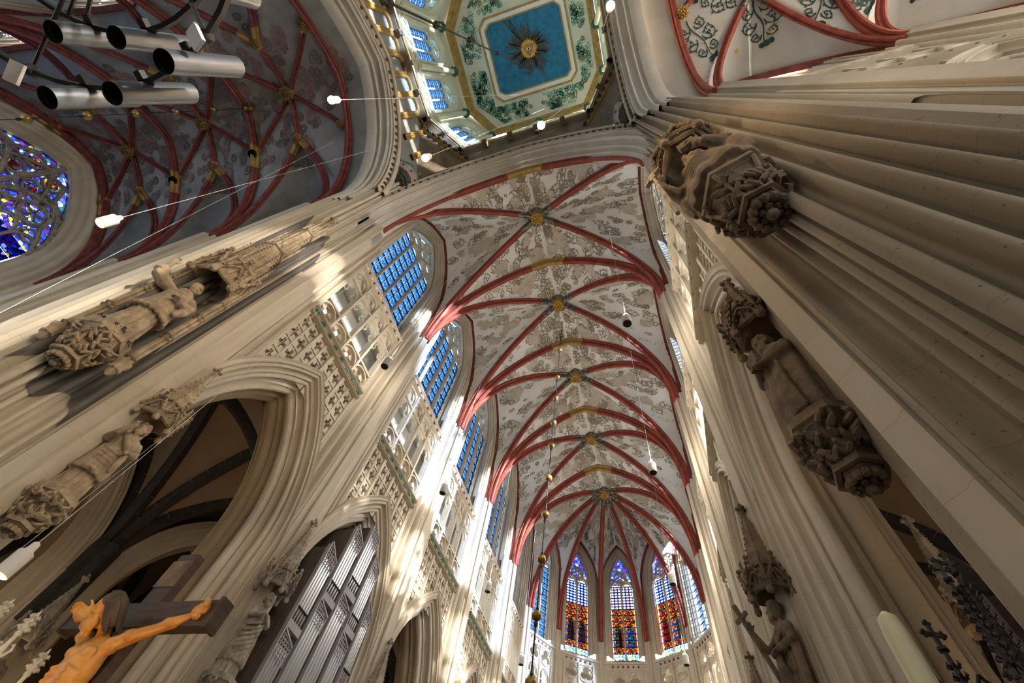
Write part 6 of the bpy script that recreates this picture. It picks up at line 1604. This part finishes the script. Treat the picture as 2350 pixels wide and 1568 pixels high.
spot(-3.62, .36, 4.13, 28.5, 'white hanging spotlight at the edge of the first dark arch')

# ================================================================ CANDLE, IRON SCREEN, SMALL THINGS
cd = thing('paschal_candle', 'tall pale wax candle beside the pitted pillar', 'candle', (4.42, 0.02, 0))
part('wax', MB().lathe([(.052, .9), (.052, 2.95), (.05, 3.05), (.042, 3.11), (.012, 3.14), (.001, 3.142)], 20), WAX, cd)
part('candlestick', MB().lathe([(.22, 0), (.22, .05), (.06, .12), (.04, .5), (.07, .55), (.04, .6), (.045, .82), (.10, .86), (.10, .9)], 16), BRASS, cd)
ts = thing('tracery_screen', 'black iron tracery screen with cross pinnacles beside the candle', 'screen', (5.85, 2.02, 0), 0)
def iron_pinnacle(x, y, z, h=1.6):
    L = Matrix.Translation((x-5.85, y-2.02, z)) @ Matrix.Rotation(.3, 4, 'Z') @ Matrix.Scale(.55, 4)
    t = part('pinnacle', MB().lathe([(.085, -z/.55), (.085, -h), (.07, -h+.05), (.028, -.22), (.02, -.1)], 6), IRON, ts, smooth=False); t.matrix_local = L
    mb = MB()
    for k in range(6):
        a = k*PI/3
        for i in range(9):
            f = i/9; r = .09-.06*f; zz = -h+.1+(h-.4)*f; mb.tube([(r*math.cos(a), r*math.sin(a), zz), ((r+.045)*math.cos(a), (r+.045)*math.sin(a), zz+.03), ((r+.03)*math.cos(a), (r+.03)*math.sin(a), zz+.07)], [.016, .02, .01], 5)
    part('crockets', mb, IRON, t, kind='stuff')
    part('collar', MB().lathe([(.03, -.24), (.085, -.21), (.085, -.18), (.03, -.15)], 4), IRON, t, smooth=False)
    mb = MB(); mb.box(-.028, .028, -.02, .02, -.16, .16); mb.box(-.12, .12, -.02, .02, -.02, .035)
    for p in ((-.12, .01), (.12, .01), (0, .16)):
        for q in ((.035, 0), (-.035, 0), (0, .035), (0, -.035)): mb.ball((p[0]+q[0], 0, p[1]+q[1]), .030, 6, 4)
    part('cross', mb, IRON, t)
for q in ((5.80, 2.0, 4.70), (6.02, 2.25, 4.92), (5.36, 1.85, 4.05), (6.05, 2.0, 4.0, 1.2), (5.75, 1.95, 3.80, 1.2), (6.45, 2.1, 4.40, 1.2)): iron_pinnacle(*q)
mb = MB()
for k in range(5):
    u = -.6+.3*k
    mb.tube([(u, 0, 0), (u, 0, 3.6)], .02, 5)
    for s in (-1, 1): mb.tube([(u, 0, 3.0), (u+s*.08, 0, 3.25), (u+s*.20, 0, 3.42), (u+s*.15, 0, 3.6), (u, 0, 3.85)], .014, 5); mb.tube([(u, 0, 3.35), (u+s*.1, 0, 3.45), (u+s*.04, 0, 3.62)], .011, 5)
part('tracery', mb, IRON, ts); part('rail', MB().box(-.8, .8, -.03, .03, 2.6, 2.7), IRON, ts, smooth=False)
lp = thing('oak_canopy_post', 'dark moulded oak post slanting past the monk statue', 'post', (6.52, 3.05, 0), .4)
part('post', MB().extrude(mould([(-.16, -.16, .04), (-.05, -.16, -.04), (.05, -.16, .04), (.16, -.16, .0), (.16, .16, 0), (-.16, .16, 0)], 4), 0, 5.0, closed=True), mat('dark_red_oak', (.05, .022, .018), (.025, .012, .01), 3, (4, 4, .3), rough=.45), lp)
part('cap', MB().lathe([(.2, 5.0), (.26, 5.05), (.26, 5.12), (.16, 5.2), (.02, 5.6)], 4), IRON, lp, smooth=False)
cu = thing('gold_curtain', 'golden brown curtain hanging in the shaded aisle', 'curtain', (9.4, 6.6, 0), -.3)
mb = MB(); n = 60
mb.grid([[V((-.8+1.6*k/n, .09*math.sin(k*.9)+.02*math.sin(k*2.3), z)) for k in range(n+1)] for z in (0, 3, 7.2)]); part('cloth', mb, CURT, cu)
part('curtain_rod', MB().tube([(-.95, 0, 7.22), (.95, 0, 7.22)], .03, 6), IRON, cu)
mb = MB(); mc = thing('maroon_hanging', 'dark maroon cloth hanging behind the crucifix', 'cloth', (-2.6, 3.2, 0), .5)
mb.grid([[V((-.55+1.1*k/40, .05*math.sin(k*.8), z)) for k in range(41)] for z in (0, 2, 4.05)]); part('cloth', mb, MAROONC, mc); part('rod', MB().tube([(-.6, 0, 4.06), (.6, 0, 4.06)], .02, 6), IRON, mc)
def white_finial(x, y, z, label, s=1.0):
    t = thing('white_finial', label, 'finial', (x, y, z), .4, 'white carved finials at the corner'); t.scale = (s*.62,)*3
    part('stalk', MB().lathe([(.05, -5.2/s), (.05, -.5), (.035, -.45), (.035, -.3), (.055, -.27), (.055, -.24), (.03, -.2)], 8), WHITEC, t)
    mb = MB()
    for k in range(8):
        a = k*PI/4
        for i in range(3):
            zz = -.2+.1*i; r = .05-.012*i; mb.tube([(r*math.cos(a), r*math.sin(a), zz), ((r+.06)*math.cos(a), (r+.06)*math.sin(a), zz+.05), ((r+.075)*math.cos(a), (r+.075)*math.sin(a), zz+.02)], [.02, .022, .006], 5)
    mb.lathe([(.05, -.2), (.06, -.1), (.03, .08), (.005, .16)], 8); part('leaf_crown', mb, WHITEC, t)
    mb = MB()
    for sg in (-1, 1): mb.tube([(0, 0, -.55), (sg*.10, 0, -.62), (sg*.16, 0, -.52), (sg*.13, 0, -.42), (sg*.08, 0, -.44)], [.03, .028, .024, .02, .012], 6)
    part('scrolls', mb, WHITEC, t)
white_finial(-2.2, .30, 3.42, 'white carved finial, upper one at the picture corner', .8)
white_finial(-1.98, .52, 3.20, 'white carved finial directly left of the corpus', .8)
white_finial(-2.6, .22, 3.5, 'white carved finial cut by the picture edge', .8)
# fine wires crossing the view
def wire(name, a, b, label):
    o = part(name, MB().tube([a, b], .006, 4), WIRE); tag(o, label, 'wire', 'thin hanging wires')
wire('thin_wire', (-5.6, -1.9, 6.0), (-7.6, -3.6, 22.5), 'thin pale wire crossing the dim transept vault')
wire('thin_wire', (-5.25, .9, 3.4), (-8.6, 2.4, 12.1), 'thin pale wire hanging inside the first dark arch')
# ================================================================ NAVE (behind the camera): walls, clerestory openings, vault
wall_f = struct('wall_nave', 'plain nave walls with high windows behind the viewer')
mb = MB(); wall_with_arch(mb, -2.57, 2.57, 0, 26.5, 1.6, 22.3, 3.1, 0)
nb = MB(); nb.box(-2.57, 2.57, -.1, .2, 0, 17.5); t = MB(); wall_with_arch(t, -2.57, 2.57, 17.5, 26.5, 1.6, 22.3, 3.1, 0); nb.add(t.v, t.f)
ME_NAV = nb.mesh('nave_wall', STONE)
ME_NPANE = MB().cap([V((-1.6, .1, 17.5))]+[V((u, .1, z)) for u, z in arch2(1.6, 22.3, 3.1, 8)]+[V((1.6, .1, 17.5))]).mesh('nave_pane', GBLUE)
for k in range(6):
    y = -12.6-BAY*(k+.5)
    link('nave_wall', ME_NAV, wall_f, M=mL(y)); link('nave_wall', ME_NAV, wall_f, M=mR(y))
    for f in (mL, mR): link('nave_pane', ME_NPANE, wall_f, M=f(y))
ceil_nv = struct('ceiling_nave', 'plain pointed nave vault behind the viewer')
mb = MB(); a = arch2(5.5, 19.5, 6.8, 10); mb.grid([[V((u, y, z)) for u, z in a] for y in (-12.4, -43.5)]); part('vault_web', mb, PLASTER, ceil_nv)
mb = MB(); mb.box(-5.6, 5.6, -43.9, -43.5, 0, 26.5); part('end_wall', mb, STONE, wall_f, smooth=False)
mb = MB().box(-6, 6, -44, -14, -.2, 0); part('floor_nave', mb, FLOORM, wall_f, smooth=False)
# added lights without fixtures, unseen, to brighten the aisle vaults from below
for s in (-1, 1):
    for k, y in enumerate((2.6, 9.0)):
        d = bpy.data.lights.new('aisle_fill_light', 'POINT'); d.energy = 90; d.color = (1, .70, .42); d.shadow_soft_size = .15; o = bpy.data.objects.new('aisle_fill_light', d); COL.objects.link(o); o.location = (s*9.3, y, 2.6)
